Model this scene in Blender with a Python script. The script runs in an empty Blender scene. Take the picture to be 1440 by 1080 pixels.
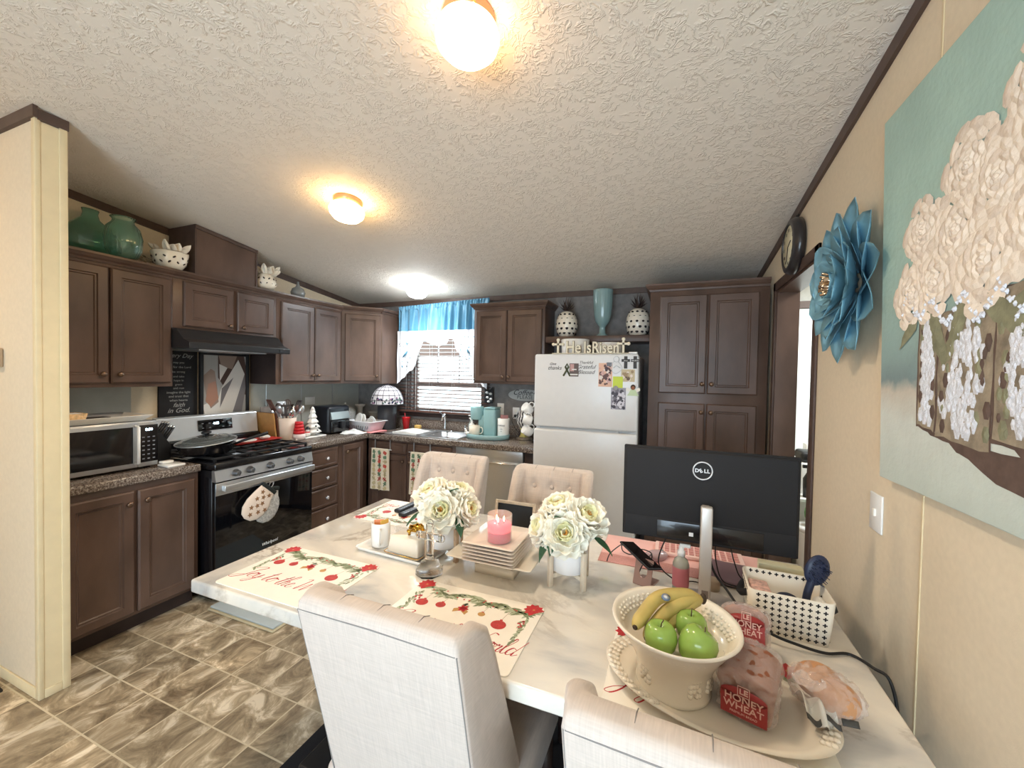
import bpy, bmesh, math, random
from mathutils import Matrix, Vector
random.seed(7)
PI = math.pi
C = bpy.context.scene.collection
SC = bpy.context.scene

# ------------------------------------------------------------------ camera
cd = bpy.data.cameras.new('camera'); cam = bpy.data.objects.new('camera', cd); C.objects.link(cam)
cd.sensor_width = 36.0; cd.lens = 567.3 / 1440 * 36.0; cd.clip_start = 0.02
yw, pt, rl = (math.radians(a) for a in (-21.63, 1.285, 1.061))
def _m3(r): return Matrix(r)
Mcam = (_m3([[math.cos(rl), -math.sin(rl), 0], [math.sin(rl), math.cos(rl), 0], [0, 0, 1]])
        @ _m3([[1, 0, 0], [0, math.cos(pt), -math.sin(pt)], [0, math.sin(pt), math.cos(pt)]])
        @ _m3([[1, 0, 0], [0, 0, -1], [0, 1, 0]])
        @ _m3([[math.cos(yw), -math.sin(yw), 0], [math.sin(yw), math.cos(yw), 0], [0, 0, 1]]))
cr, cdn, cf = Mcam[0], Mcam[1], Mcam[2]
cam.matrix_world = Matrix(((cr[0], -cdn[0], -cf[0], 0), (cr[1], -cdn[1], -cf[1], 0), (cr[2], -cdn[2], -cf[2], 1.515), (0, 0, 0, 1)))
SC.camera = cam

# ------------------------------------------------------------------ world, light, exposure
SC.view_settings.view_transform = 'Standard'; SC.view_settings.look = 'None'
SC.view_settings.exposure = 1.42; SC.view_settings.gamma = 1.0; SC.view_settings.use_curve_mapping = False
wd = bpy.data.worlds.new('sky'); SC.world = wd; wd.use_nodes = True
wn = wd.node_tree.nodes['Background']; wn.inputs[0].default_value = (0.72, 0.93, 1.0, 1); wn.inputs[1].default_value = 2.5

def area(name, loc, rot, sx, sy, power, col):
    l = bpy.data.lights.new(name, 'AREA'); l.shape = 'RECTANGLE'; l.size = sx; l.size_y = sy
    l.energy = power; l.color = col
    o = bpy.data.objects.new(name, l); C.objects.link(o); o.location = loc; o.rotation_euler = rot
    return o
# daylight entering through an assumed patio door, unseen behind the camera
area('assumed_patio_daylight', (-.42, -1.96, 1.10), (math.radians(90), 0, 0), 1.75, 1.9, 20, (0.62, 0.74, 1.0))
# assumed utility room ceiling light, unseen behind the doorway
area('assumed_utility_light', (1.25, 3.0, 2.3), (0, 0, 0), 0.4, 0.4, 13, (0.95, 1.0, 1.0))

# ------------------------------------------------------------------ materials
MT = {}
def lin(c):
    return tuple(((x / 255) / 12.92 if x / 255 <= .04045 else ((x / 255 + .055) / 1.055) ** 2.4) for x in c)
def mat(name, rgb, rough=.5, metal=0., spec=.5, noise=0., nscale=20., bump=0., bscale=None, trans=0., ior=1.45, emit=None, coat=0., sheen=0., stretch=None, alpha=1.0):
    if name in MT: return MT[name]
    m = bpy.data.materials.new(name); m.use_nodes = True; nt = m.node_tree; N = nt.nodes; L = nt.links
    b = N['Principled BSDF']; c = (*lin(rgb), 1)
    b.inputs['Base Color'].default_value = c; b.inputs['Roughness'].default_value = rough
    b.inputs['Metallic'].default_value = metal; b.inputs['Specular IOR Level'].default_value = spec
    b.inputs['IOR'].default_value = ior; b.inputs['Transmission Weight'].default_value = trans
    b.inputs['Coat Weight'].default_value = coat; b.inputs['Sheen Weight'].default_value = sheen
    b.inputs['Alpha'].default_value = alpha
    if emit: b.inputs['Emission Color'].default_value = (*emit[0], 1); b.inputs['Emission Strength'].default_value = emit[1]
    tc = N.new('ShaderNodeTexCoord'); mp = N.new('ShaderNodeMapping'); L.new(tc.outputs['Object'], mp.inputs[0])
    if stretch: mp.inputs['Scale'].default_value = stretch
    n = N.new('ShaderNodeTexNoise'); n.inputs['Scale'].default_value = nscale; n.inputs['Detail'].default_value = 4
    L.new(mp.outputs[0], n.inputs['Vector'])
    r = N.new('ShaderNodeValToRGB'); L.new(n.outputs[0], r.inputs[0])
    v = max(noise, 0.015)
    r.color_ramp.elements[0].position = .3; r.color_ramp.elements[1].position = .7
    r.color_ramp.elements[0].color = tuple(x * (1 - v) for x in c[:3]) + (1,)
    r.color_ramp.elements[1].color = tuple(min(1, x * (1 + v)) for x in c[:3]) + (1,)
    L.new(r.outputs[0], b.inputs['Base Color'])
    if bump:
        n2 = N.new('ShaderNodeTexNoise'); n2.inputs['Scale'].default_value = bscale or nscale * 3; n2.inputs['Detail'].default_value = 3
        L.new(mp.outputs[0], n2.inputs['Vector'])
        bp = N.new('ShaderNodeBump'); bp.inputs['Strength'].default_value = bump; bp.inputs['Distance'].default_value = (.02 if name == 'clear_bread_bag' else .004)
        L.new(n2.outputs[0], bp.inputs['Height']); L.new(bp.outputs[0], b.inputs['Normal'])
    MT[name] = m
    return m
def nodes(m):
    nt = m.node_tree; return nt.nodes, nt.links, nt.nodes['Principled BSDF']
def ramp(N, stops):
    r = N.new('ShaderNodeValToRGB'); e = r.color_ramp.elements
    while len(e) < len(stops): e.new(.5)
    for i, (p, c) in enumerate(stops):
        e[i].position = p; e[i].color = (*lin(c), 1)
    return r

wood = mat('stained_maple', (90, 70, 60), rough=.36, noise=.26, nscale=7, bump=.05, bscale=90, stretch=(1, 1, .45))
woodd = mat('dark_stained_trim', (84, 66, 58), rough=.5, noise=.2, nscale=14)
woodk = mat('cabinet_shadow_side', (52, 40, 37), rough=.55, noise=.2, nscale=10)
cream = mat('cream_wall_panel', (222, 207, 182), rough=.85, noise=.03, nscale=60, bump=.06, bscale=300)
creamk = mat('cream_trim', (224, 206, 168), rough=.6, noise=.03)
greyw = mat('grey_kitchen_wallpaper', (122, 117, 114), rough=.8, noise=.2, nscale=16, bump=.05)
greyl = mat('pale_grey_backsplash_panel', (176, 176, 168), rough=.6, noise=.05, nscale=10)
blackm = mat('black_enamel', (17, 17, 20), rough=.22, coat=.3)
blackp = mat('black_plastic', (26, 27, 30), rough=.45)
blackg = mat('black_oven_glass', (8, 9, 13), rough=.06, spec=.6)
steel = mat('brushed_steel', (196, 198, 200), rough=.32, metal=.85, noise=.04, nscale=60, stretch=(1, 1, 12))
steelf = mat('pale_steel_panel', (205, 210, 214), rough=.3, metal=.45)
chrome = mat('chrome', (225, 228, 232), rough=.08, metal=1)
white = mat('white_ceramic', (240, 238, 233), rough=.22, coat=.3)
offw = mat('cream_ceramic', (240, 230, 212), rough=.25, coat=.35)
plast = mat('white_plastic', (236, 236, 234), rough=.4)
fridgem = mat('white_fridge_enamel', (222, 223, 224), rough=.28, bump=.03, bscale=500)
red = mat('red_plastic', (204, 34, 40), rough=.35)
gold = mat('polished_gold', (214, 170, 70), rough=.15, metal=1)
teal = mat('teal_plastic', (148, 184, 188), rough=.4)
glass = mat('thin_clear_glass', (255, 255, 255), rough=.03, spec=1, alpha=.16)
ink = mat('black_ink', (30, 28, 30), rough=.7)
inkw = mat('white_ink', (225, 225, 222), rough=.7)
inkr = mat('red_script_ink', (186, 44, 52), rough=.7)
leafm = mat('green_leaf', (58, 96, 66), rough=.5, noise=.2)
paper = mat('white_paper', (238, 236, 228), rough=.8)
nickel = mat('antique_bronze_knob', (120, 98, 82), rough=.3, metal=.8)
skin = mat('brown_print', (104, 74, 60), rough=.6, noise=.2)

# granite worktop
g_ = mat('speckled_granite_laminate', (120, 108, 100), rough=.22, coat=.2)
N, L, b = nodes(g_)
tc = N.new('ShaderNodeTexCoord'); vo = N.new('ShaderNodeTexNoise'); vo.inputs['Scale'].default_value = 95; vo.inputs['Detail'].default_value = 6; vo.inputs['Roughness'].default_value = .75
L.new(tc.outputs['Object'], vo.inputs['Vector'])
r = ramp(N, [(.33, (38, 32, 30)), (.45, (88, 74, 66)), (.55, (138, 126, 116)), (.68, (196, 188, 176))]); L.new(vo.outputs[0], r.inputs[0]); L.new(r.outputs[0], b.inputs['Base Color'])
granite = g_
# marble table
g_ = mat('cream_marble', (226, 216, 200), rough=.16, coat=.3)
N, L, b = nodes(g_)
tc = N.new('ShaderNodeTexCoord'); mp = N.new('ShaderNodeMapping'); mp.inputs['Scale'].default_value = (1, 1.5, 1); mp.inputs['Rotation'].default_value = (0, 0, .35)
L.new(tc.outputs['Object'], mp.inputs[0])
n1 = N.new('ShaderNodeTexNoise'); n1.inputs['Scale'].default_value = 2.6; n1.inputs['Detail'].default_value = 8; n1.inputs['Distortion'].default_value = .5
L.new(mp.outputs[0], n1.inputs['Vector'])
r1 = ramp(N, [(.30, (176, 176, 176)), (.44, (218, 212, 202)), (.62, (238, 230, 216)), (.8, (220, 206, 186))]); L.new(n1.outputs[0], r1.inputs[0])
n2 = N.new('ShaderNodeTexNoise'); n2.inputs['Scale'].default_value = 1.25; n2.inputs['Detail'].default_value = 9; n2.inputs['Roughness'].default_value = .62; n2.inputs['Distortion'].default_value = .6
L.new(mp.outputs[0], n2.inputs['Vector'])
ab = N.new('ShaderNodeMath'); ab.operation = 'SUBTRACT'; ab.inputs[1].default_value = .5; L.new(n2.outputs[0], ab.inputs[0])
ab2 = N.new('ShaderNodeMath'); ab2.operation = 'ABSOLUTE'; L.new(ab.outputs[0], ab2.inputs[0])
r2 = N.new('ShaderNodeValToRGB'); r2.color_ramp.elements[0].position = .0; r2.color_ramp.elements[0].color = (1, 1, 1, 1); r2.color_ramp.elements[1].position = .026; r2.color_ramp.elements[1].color = (0, 0, 0, 1)
L.new(ab2.outputs[0], r2.inputs[0])
n3 = N.new('ShaderNodeTexNoise'); n3.inputs['Scale'].default_value = 2.2; L.new(tc.outputs['Object'], n3.inputs['Vector'])
r3 = N.new('ShaderNodeValToRGB'); r3.color_ramp.elements[0].position = .42; r3.color_ramp.elements[1].position = .6; L.new(n3.outputs[0], r3.inputs[0])
mu = N.new('ShaderNodeMath'); mu.operation = 'MULTIPLY'; L.new(r2.outputs[0], mu.inputs[0]); L.new(r3.outputs[0], mu.inputs[1])
mu2 = N.new('ShaderNodeMath'); mu2.operation = 'MULTIPLY'; mu2.inputs[1].default_value = .75; L.new(mu.outputs[0], mu2.inputs[0])
mx = N.new('ShaderNodeMix'); mx.data_type = 'RGBA'; L.new(mu2.outputs[0], mx.inputs[0]); L.new(r1.outputs[0], mx.inputs[6]); mx.inputs[7].default_value = (*lin((140, 124, 108)), 1)
L.new(mx.outputs[2], b.inputs['Base Color'])
marble = g_
# floor: square stone-look tiles with marbled veining, tone varies per tile
g_ = mat('stone_look_vinyl_tile', (150, 138, 120), rough=.38)
N, L, b = nodes(g_)
tc = N.new('ShaderNodeTexCoord'); mp = N.new('ShaderNodeMapping'); mp.inputs['Location'].default_value = (2.675, -.871, 0); L.new(tc.outputs['Object'], mp.inputs[0])
br = N.new('ShaderNodeTexBrick'); br.offset = 0; br.inputs['Scale'].default_value = 1; br.inputs['Brick Width'].default_value = .2247; br.inputs['Row Height'].default_value = .2286
br.inputs['Mortar Size'].default_value = .0035; br.inputs['Mortar Smooth'].default_value = .1
br.inputs['Color1'].default_value = (0, 0, 0, 1); br.inputs['Color2'].default_value = (1, 1, 1, 1); br.inputs['Mortar'].default_value = (.5, .5, .5, 1)
L.new(mp.outputs[0], br.inputs['Vector'])
sc = N.new('ShaderNodeVectorMath'); sc.operation = 'SCALE'; sc.inputs['Scale'].default_value = 7.0; L.new(br.outputs['Color'], sc.inputs[0])
ad = N.new('ShaderNodeVectorMath'); ad.operation = 'ADD'; L.new(mp.outputs[0], ad.inputs[0]); L.new(sc.outputs[0], ad.inputs[1])
mp2 = N.new('ShaderNodeMapping'); mp2.inputs['Scale'].default_value = (1.25, .95, 1); mp2.inputs['Rotation'].default_value = (0, 0, .15); L.new(ad.outputs[0], mp2.inputs[0])
n1 = N.new('ShaderNodeTexNoise'); n1.inputs['Scale'].default_value = 6; n1.inputs['Detail'].default_value = 10; n1.inputs['Roughness'].default_value = .68; n1.inputs['Distortion'].default_value = .9
L.new(mp2.outputs[0], n1.inputs['Vector'])
r1 = ramp(N, [(.34, (112, 96, 76)), (.45, (152, 135, 110)), (.53, (182, 164, 136)), (.62, (230, 216, 192))]); L.new(n1.outputs[0], r1.inputs[0])
hs = N.new('ShaderNodeHueSaturation'); L.new(r1.outputs[0], hs.inputs['Color'])
mr = N.new('ShaderNodeMapRange'); mr.inputs['To Min'].default_value = .76; mr.inputs['To Max'].default_value = 1.25
L.new(br.outputs['Color'], mr.inputs['Value']); L.new(mr.outputs[0], hs.inputs['Value'])
mx = N.new('ShaderNodeMix'); mx.data_type = 'RGBA'; L.new(br.outputs['Fac'], mx.inputs[0]); L.new(hs.outputs[0], mx.inputs[6]); mx.inputs[7].default_value = (*lin((206, 192, 164)), 1)
L.new(mx.outputs[2], b.inputs['Base Color'])
bp = N.new('ShaderNodeBump'); bp.invert = True; bp.inputs['Strength'].default_value = .5; bp.inputs['Distance'].default_value = .003; L.new(br.outputs['Fac'], bp.inputs['Height']); L.new(bp.outputs[0], b.inputs['Normal'])
floorm = g_
# ceiling: crow's-foot stipple
g_ = mat('crows_foot_textured_ceiling', (230, 219, 205), rough=.75)
N, L, b = nodes(g_)
tc = N.new('ShaderNodeTexCoord')
nd = N.new('ShaderNodeTexNoise'); nd.inputs['Scale'].default_value = 9; nd.inputs['Detail'].default_value = 2; L.new(tc.outputs['Object'], nd.inputs['Vector'])
s2 = N.new('ShaderNodeVectorMath'); s2.operation = 'SCALE'; s2.inputs['Scale'].default_value = .30; L.new(nd.outputs['Color'], s2.inputs[0])
a2 = N.new('ShaderNodeVectorMath'); a2.operation = 'ADD'; L.new(tc.outputs['Object'], a2.inputs[0]); L.new(s2.outputs[0], a2.inputs[1])
n1 = N.new('ShaderNodeTexNoise'); n1.inputs['Scale'].default_value = 23; n1.inputs['Detail'].default_value = 3; n1.inputs['Roughness'].default_value = .55; L.new(a2.outputs[0], n1.inputs['Vector'])
ab = N.new('ShaderNodeMath'); ab.operation = 'SUBTRACT'; ab.inputs[1].default_value = .5; L.new(n1.outputs[0], ab.inputs[0])
ab2 = N.new('ShaderNodeMath'); ab2.operation = 'ABSOLUTE'; L.new(ab.outputs[0], ab2.inputs[0])
mr = N.new('ShaderNodeMapRange'); mr.inputs['From Max'].default_value = .085; mr.inputs['To Min'].default_value = 1; mr.inputs['To Max'].default_value = 0; L.new(ab2.outputs[0], mr.inputs['Value'])
n4 = N.new('ShaderNodeTexNoise'); n4.inputs['Scale'].default_value = 22; L.new(tc.outputs['Object'], n4.inputs['Vector'])
n4r = N.new('ShaderNodeMapRange'); n4r.inputs['From Min'].default_value = .42; n4r.inputs['From Max'].default_value = .54; L.new(n4.outputs[0], n4r.inputs['Value']); m4 = N.new('ShaderNodeMath'); m4.operation = 'MULTIPLY'; L.new(mr.outputs[0], m4.inputs[0]); L.new(n4r.outputs[0], m4.inputs[1])
bp = N.new('ShaderNodeBump'); bp.inputs['Strength'].default_value = .42; bp.inputs['Distance'].default_value = .011; L.new(m4.outputs[0], bp.inputs['Height']); L.new(bp.outputs[0], b.inputs['Normal'])
ceilm = g_
# linen upholstery
def linen(name, rgb):
    g = mat(name, rgb, rough=.9, sheen=.2)
    N, L, b = nodes(g)
    tc = N.new('ShaderNodeTexCoord'); hs_ = []
    for sx in ((900, 60, 40), (40, 60, 900)):
        mp = N.new('ShaderNodeMapping'); mp.inputs['Scale'].default_value = sx; L.new(tc.outputs['Object'], mp.inputs[0])
        n = N.new('ShaderNodeTexNoise'); n.inputs['Scale'].default_value = .35; n.inputs['Detail'].default_value = 2; L.new(mp.outputs[0], n.inputs['Vector']); hs_.append(n)
    a = N.new('ShaderNodeMath'); a.operation = 'ADD'; L.new(hs_[0].outputs[0], a.inputs[0]); L.new(hs_[1].outputs[0], a.inputs[1])
    mr = N.new('ShaderNodeMapRange'); mr.inputs['From Min'].default_value = .6; mr.inputs['From Max'].default_value = 1.4; mr.inputs['To Min'].default_value = .86; mr.inputs['To Max'].default_value = 1.08
    L.new(a.outputs[0], mr.inputs['Value'])
    h = N.new('ShaderNodeHueSaturation'); h.inputs['Color'].default_value = (*lin(rgb), 1); L.new(mr.outputs[0], h.inputs['Value']); L.new(h.outputs[0], b.inputs['Base Color'])
    bp = N.new('ShaderNodeBump'); bp.inputs['Strength'].default_value = .25; bp.inputs['Distance'].default_value = .001; L.new(a.outputs[0], bp.inputs['Height']); L.new(bp.outputs[0], b.inputs['Normal'])
    return g
linenm = linen('beige_linen', (206, 192, 181))

# ------------------------------------------------------------------ geometry builder
def FX(x): return Matrix(((0, 0, 1, x), (1, 0, 0, 0), (0, 1, 0, 0), (0, 0, 0, 1)))       # faces +X: u=Y v=Z w=X
def FY(y): return Matrix(((1, 0, 0, 0), (0, 0, -1, y), (0, 1, 0, 0), (0, 0, 0, 1)))      # faces -Y: u=X v=Z
def FR(x): return Matrix(((0, 0, -1, x), (-1, 0, 0, 0), (0, 1, 0, 0), (0, 0, 0, 1)))     # faces -X: u=-Y v=Z
def FZ(z): return Matrix.Translation((0, 0, z))
def TR(*a): return Matrix.Translation(a)
def RZ(a): return Matrix.Rotation(a, 4, 'Z')
def RX(a): return Matrix.Rotation(a, 4, 'X')
def RY(a): return Matrix.Rotation(a, 4, 'Y')
class G:
    def __init__(s, T=None):
        s.v = []; s.f = []; s.mi = []; s.sm = []; s.T = T or Matrix.Identity(4); s.m = 0; s.smooth = True; s.X = Matrix.Identity(4)
    def add(s, vs, fs, smooth=None):
        n = len(s.v); M = s.T @ s.X
        s.v += [M @ Vector(p) for p in vs]
        for f in fs:
            s.f.append([i + n for i in f]); s.mi.append(s.m); s.sm.append(s.smooth if smooth is None else smooth)
        return s
    def box(s, x0, x1, y0, y1, z0, z1, r=0, seg=2):
        if x0 > x1: x0, x1 = x1, x0
        if y0 > y1: y0, y1 = y1, y0
        if z0 > z1: z0, z1 = z1, z0
        if r <= 0:
            vs = [(x, y, z) for z in (z0, z1) for y in (y0, y1) for x in (x0, x1)]
            return s.add(vs, [(0, 2, 3, 1), (4, 5, 7, 6), (0, 1, 5, 4), (2, 6, 7, 3), (0, 4, 6, 2), (1, 3, 7, 5)], False)
        bm = bmesh.new(); bmesh.ops.create_cube(bm, size=1)
        for v in bm.verts: v.co = Vector(((x0 + x1) / 2 + v.co.x * (x1 - x0), (y0 + y1) / 2 + v.co.y * (y1 - y0), (z0 + z1) / 2 + v.co.z * (z1 - z0)))
        r = min(r, .49 * min(x1 - x0, y1 - y0, z1 - z0))
        bmesh.ops.bevel(bm, geom=bm.edges[:], offset=r, segments=seg, profile=.5, affect='EDGES')
        bm.verts.index_update(); s.add([v.co.copy() for v in bm.verts], [[v.index for v in f.verts] for f in bm.faces], True); bm.free(); return s
    def lathe(s, prof, c=(0, 0, 0), seg=32, sx=1, sy=1, flute=None, cap=True):
        vs = []; fs = []
        for r, z in prof:
            for k in range(seg):
                a = 2 * PI * k / seg; rr = r * (1 + (flute[1] * math.cos(flute[0] * a) if flute else 0))
                vs.append((c[0] + rr * sx * math.cos(a), c[1] + rr * sy * math.sin(a), c[2] + z))
        n = len(prof)
        for i in range(n - 1):
            for k in range(seg):
                k2 = (k + 1) % seg; fs.append((i * seg + k, i * seg + k2, (i + 1) * seg + k2, (i + 1) * seg + k))
        if cap:
            if prof[0][0] > 1e-6: fs.append(tuple(range(seg - 1, -1, -1)))
            if prof[-1][0] > 1e-6: fs.append(tuple((n - 1) * seg + k for k in range(seg)))
        return s.add(vs, fs)
    def sph(s, c, r, seg=16, rings=10):
        if not hasattr(r, '__len__'): r = (r, r, r)
        vs = [(c[0], c[1], c[2] - r[2])]; fs = []
        for i in range(1, rings):
            t = -PI / 2 + PI * i / rings
            for k in range(seg):
                a = 2 * PI * k / seg; vs.append((c[0] + r[0] * math.cos(t) * math.cos(a), c[1] + r[1] * math.cos(t) * math.sin(a), c[2] + r[2] * math.sin(t)))
        vs.append((c[0], c[1], c[2] + r[2])); e = len(vs) - 1
        for k in range(seg):
            k2 = (k + 1) % seg; fs.append((0, 1 + k2, 1 + k)); fs.append((e, e - seg + k, e - seg + k2))
            for i in range(rings - 2): fs.append((1 + i * seg + k, 1 + i * seg + k2, 1 + (i + 1) * seg + k2, 1 + (i + 1) * seg + k))
        return s.add(vs, fs)
    def tube(s, pts, r, seg=8, cap=True):
        pts = [Vector(p) for p in pts]; n = len(pts); rr = r if hasattr(r, '__len__') else [r] * n
        vs = []; fs = []; up = None
        for i, p in enumerate(pts):
            d = (pts[min(i + 1, n - 1)] - pts[max(i - 1, 0)])
            if d.length < 1e-9: d = Vector((0, 0, 1))
            d.normalize()
            if up is None: up = Vector((0, 0, 1)) if abs(d.z) < .9 else Vector((1, 0, 0))
            a = d.cross(up)
            if a.length < 1e-5: a = d.cross(Vector((1, 0, .01)))
            a.normalize(); b = a.cross(d).normalized(); up = b
            for k in range(seg):
                t = 2 * PI * k / seg; vs.append(p + a * (rr[i] * math.cos(t)) + b * (rr[i] * math.sin(t)))
        for i in range(n - 1):
            for k in range(seg):
                k2 = (k + 1) % seg; fs.append((i * seg + k2, i * seg + k, (i + 1) * seg + k, (i + 1) * seg + k2))
        if cap: fs.append(tuple(range(seg))); fs.append(tuple((n - 1) * seg + k for k in range(seg - 1, -1, -1)))
        return s.add(vs, fs)
    def cyl(s, a, b, r, r2=None, seg=20): return s.tube([a, b], [r, r if r2 is None else r2], seg)
    def prism(s, pts, z0, z1):           # pts ccw in xy
        n = len(pts); vs = [(x, y, z0) for x, y in pts] + [(x, y, z1) for x, y in pts]
        fs = [tuple(range(n - 1, -1, -1)), tuple(range(n, 2 * n))] + [(i, (i + 1) % n, n + (i + 1) % n, n + i) for i in range(n)]
        return s.add(vs, fs, False)
    def grid(s, fn, nu, nv, thick=None):
        vs = [fn(i / nu, j / nv) for j in range(nv + 1) for i in range(nu + 1)]
        fs = [(j * (nu + 1) + i, j * (nu + 1) + i + 1, (j + 1) * (nu + 1) + i + 1, (j + 1) * (nu + 1) + i) for j in range(nv) for i in range(nu)]
        return s.add(vs, fs)
    def rings(s, loops):                 # loops of equal length lists of 3d points, closed, capped
        n = len(loops[0]); vs = [p for l in loops for p in l]; fs = []
        for i in range(len(loops) - 1):
            for k in range(n):
                k2 = (k + 1) % n; fs.append((i * n + k, i * n + k2, (i + 1) * n + k2, (i + 1) * n + k))
        fs.append(tuple(range(n - 1, -1, -1))); fs.append(tuple((len(loops) - 1) * n + k for k in range(n)))
        return s.add(vs, fs)
    def text(s, t, size, M, ext=.0005, shear=0., align='CENTER', off=0., sp=1.0):
        cu = bpy.data.curves.new('t', 'FONT'); cu.body = t; cu.size = size; cu.extrude = ext; cu.shear = shear; cu.align_x = align; cu.offset = off; cu.resolution_u = 3; cu.space_character = sp
        o = bpy.data.objects.new('t', cu); me = o.to_mesh()
        Y = s.X; s.X = s.X @ M; s.add([v.co.copy() for v in me.vertices], [list(p.vertices) for p in me.polygons], False); s.X = Y
        o.to_mesh_clear(); bpy.data.objects.remove(o); bpy.data.curves.remove(cu); return s

def thing(name, label, cat, loc=(0, 0, 0), rz=0, group=None):
    o = bpy.data.objects.new(name, None); C.objects.link(o); o.location = loc; o.rotation_euler = (0, 0, rz); o.empty_display_size = .05
    o['label'] = label; o['category'] = cat
    if group: o['group'] = group
    return o
def inv(o):
    """matrix taking world coordinates into the frame of a thing"""
    return (Matrix.Translation(o.location) @ Matrix.Rotation(o.rotation_euler.z, 4, 'Z')).inverted()
def part(name, g, mats, parent=None, label=None, bevel=0, sub=0):
    me = bpy.data.meshes.new(name); me.from_pydata([tuple(v) for v in g.v], [], g.f)
    for m in (mats if isinstance(mats, (list, tuple)) else [mats]): me.materials.append(m)
    for p, i, sm in zip(me.polygons, g.mi, g.sm): p.material_index = i; p.use_smooth = sm
    me.validate(); me.update()
    o = bpy.data.objects.new(name, me); C.objects.link(o)
    if parent: o.parent = parent
    if label: o['label'] = label
    if bevel:
        b = o.modifiers.new('bevel', 'BEVEL'); b.width = bevel; b.segments = 2; b.limit_method = 'ANGLE'; b.angle_limit = .6
    if sub:
        b = o.modifiers.new('sub', 'SUBSURF'); b.levels = sub; b.render_levels = sub
    return o
def solo(name, label, cat, g, mats, loc=(0, 0, 0), rz=0, group=None, kind=None, bevel=0, sub=0):
    o = part(name, g, mats, None, None, bevel, sub); o.location = loc; o.rotation_euler = (0, 0, rz); o['label'] = label; o['category'] = cat
    if group: o['group'] = group
    if kind: o['kind'] = kind
    return o
def struct(name, g, mats, parent=None, bevel=0):
    o = part(name, g, mats, parent, None, bevel)
    if not parent: o['kind'] = 'structure'
    return o
def copy_tree(o, parent=None):
    c = o.copy(); C.objects.link(c)
    if parent: c.parent = parent
    for ch in list(o.children): copy_tree(ch, c)
    return c
def smooth_path(pts, n=8):
    P = [Vector(p) for p in pts]; out = []
    for i in range(len(P) - 1):
        a, b, c, d = P[max(i - 1, 0)], P[i], P[i + 1], P[min(i + 2, len(P) - 1)]
        for k in range(n):
            t = k / n; out.append(.5 * ((2 * b) + (c - a) * t + (2 * a - 5 * b + 4 * c - d) * t * t + (3 * b - a - 3 * c + d) * t ** 3))
    out.append(P[-1]); return out
# ------------------------------------------------------------------ the room shell
XR, XL, YB = .62, -3.48, 3.80
def zc(y): return 2.32 + .115 * (YB - y)
def slab(y0, y1, x0, x1, t=.08):
    return G().add([(x, y, zc(y) + d) for d in (0, t) for y in (y0, y1) for x in (x0, x1)], [(0, 2, 3, 1), (4, 5, 7, 6), (0, 1, 5, 4), (2, 6, 7, 3), (0, 4, 6, 2), (1, 3, 7, 5)], False)
struct('floor', G().box(-5.1, 2.3, -2.12, 4.0, -.06, 0), floorm)
struct('ceiling', slab(-2.12, 3.95, -5.1, .80), ceilm)
def wallY(name, y0, y1, x0, x1, holes, m, ztop=None):
    """a wall lying along X, with rectangular holes (x0,x1,z0,z1)"""
    g = G(); xs = x0; T = ztop or (zc(y0) + .03)
    for a, b, c, d in holes:
        g.box(xs, a, y0, y1, 0, T); g.box(a, b, y0, y1, 0, c); g.box(a, b, y0, y1, d, T); xs = b
    g.box(xs, x1, y0, y1, 0, T)
    return struct(name, g, m)
wallY('wall_back', YB, YB + .14, XL - .1, .80, [(-2.72, -1.84, 1.08, 2.12)], greyw)
wallY('wall_front', -2.12, -2.0, -5.1, .80, [(-1.32, .50, .02, 2.06)], cream)  # opening assumed behind the camera, to hold the patio daylight
g = G(); g.box(XL - .1, XL, .98, YB, 0, 2.75)
struct('wall_left', g, cream)
struct('wall_far_left', G().box(-5.2, -5.1, -2.12, .98, 0, 3.2), cream)
# wall_right with the doorway
g = G(); XW = .73
g.box(XR, XW, -2.0, 2.30, 0, 3.2); g.box(XR, XW, 3.07, YB, 0, 2.6); g.box(XR, XW, 2.30, 3.07, 2.09, 2.6)
struct('wall_right', g, cream)
for i, y in enumerate((1.373, .153, -1.067)):
    struct('trim_%d' % (i + 1), G().box(XR - .003, XR, y - .0035, y + .0035, 0, zc(y) - .05, .001), creamk)
# the partition ending at the kitchen's left edge
g = G(); g.box(-5.1, -2.63, .893, .98, 0, 2.68); struct('wall_partition', g, cream)
g = G(); g.box(-2.655, -2.622, .885, .905, 0, zc(.9) - .04, .003); g.box(-2.655, -2.618, .962, .990, 0, zc(.98) - .04, .003); g.box(-2.63, -2.625, .905, .962, 0, zc(.98) - .05)
struct('trim_4', g, creamk)
struct('baseboard_partition', G().box(-5.1, -2.655, .885, .893, 0, .05, .002).box(-2.63, -2.620, .905, .962, 0, .04, .002), creamk)
# brown strips where the walls meet the ceiling
def slope_strip(x0, x1, y0, y1, h, d=0):
    return G().add([(x, y, zc(y) - d - (h if k == 0 else -.01)) for k in (0, 1) for y in (y0, y1) for x in (x0, x1)], [(0, 2, 3, 1), (4, 5, 7, 6), (0, 1, 5, 4), (2, 6, 7, 3), (0, 4, 6, 2), (1, 3, 7, 5)], False)
struct('trim_5', slope_strip(XR - .014, XR, -2, YB, .05), woodd)
struct('trim_6', slope_strip(XL, XL + .014, .98, YB, .05), woodd)
struct('trim_7', G().box(XL, XR, YB - .014, YB, 2.27, 2.325), woodd)
struct('trim_8', slope_strip(-5.1, -2.613, .877, .893, .05).box(-2.63, -2.6125, .8935, .992, zc(.98) - .045, zc(.98) - .001), woodd)
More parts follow.
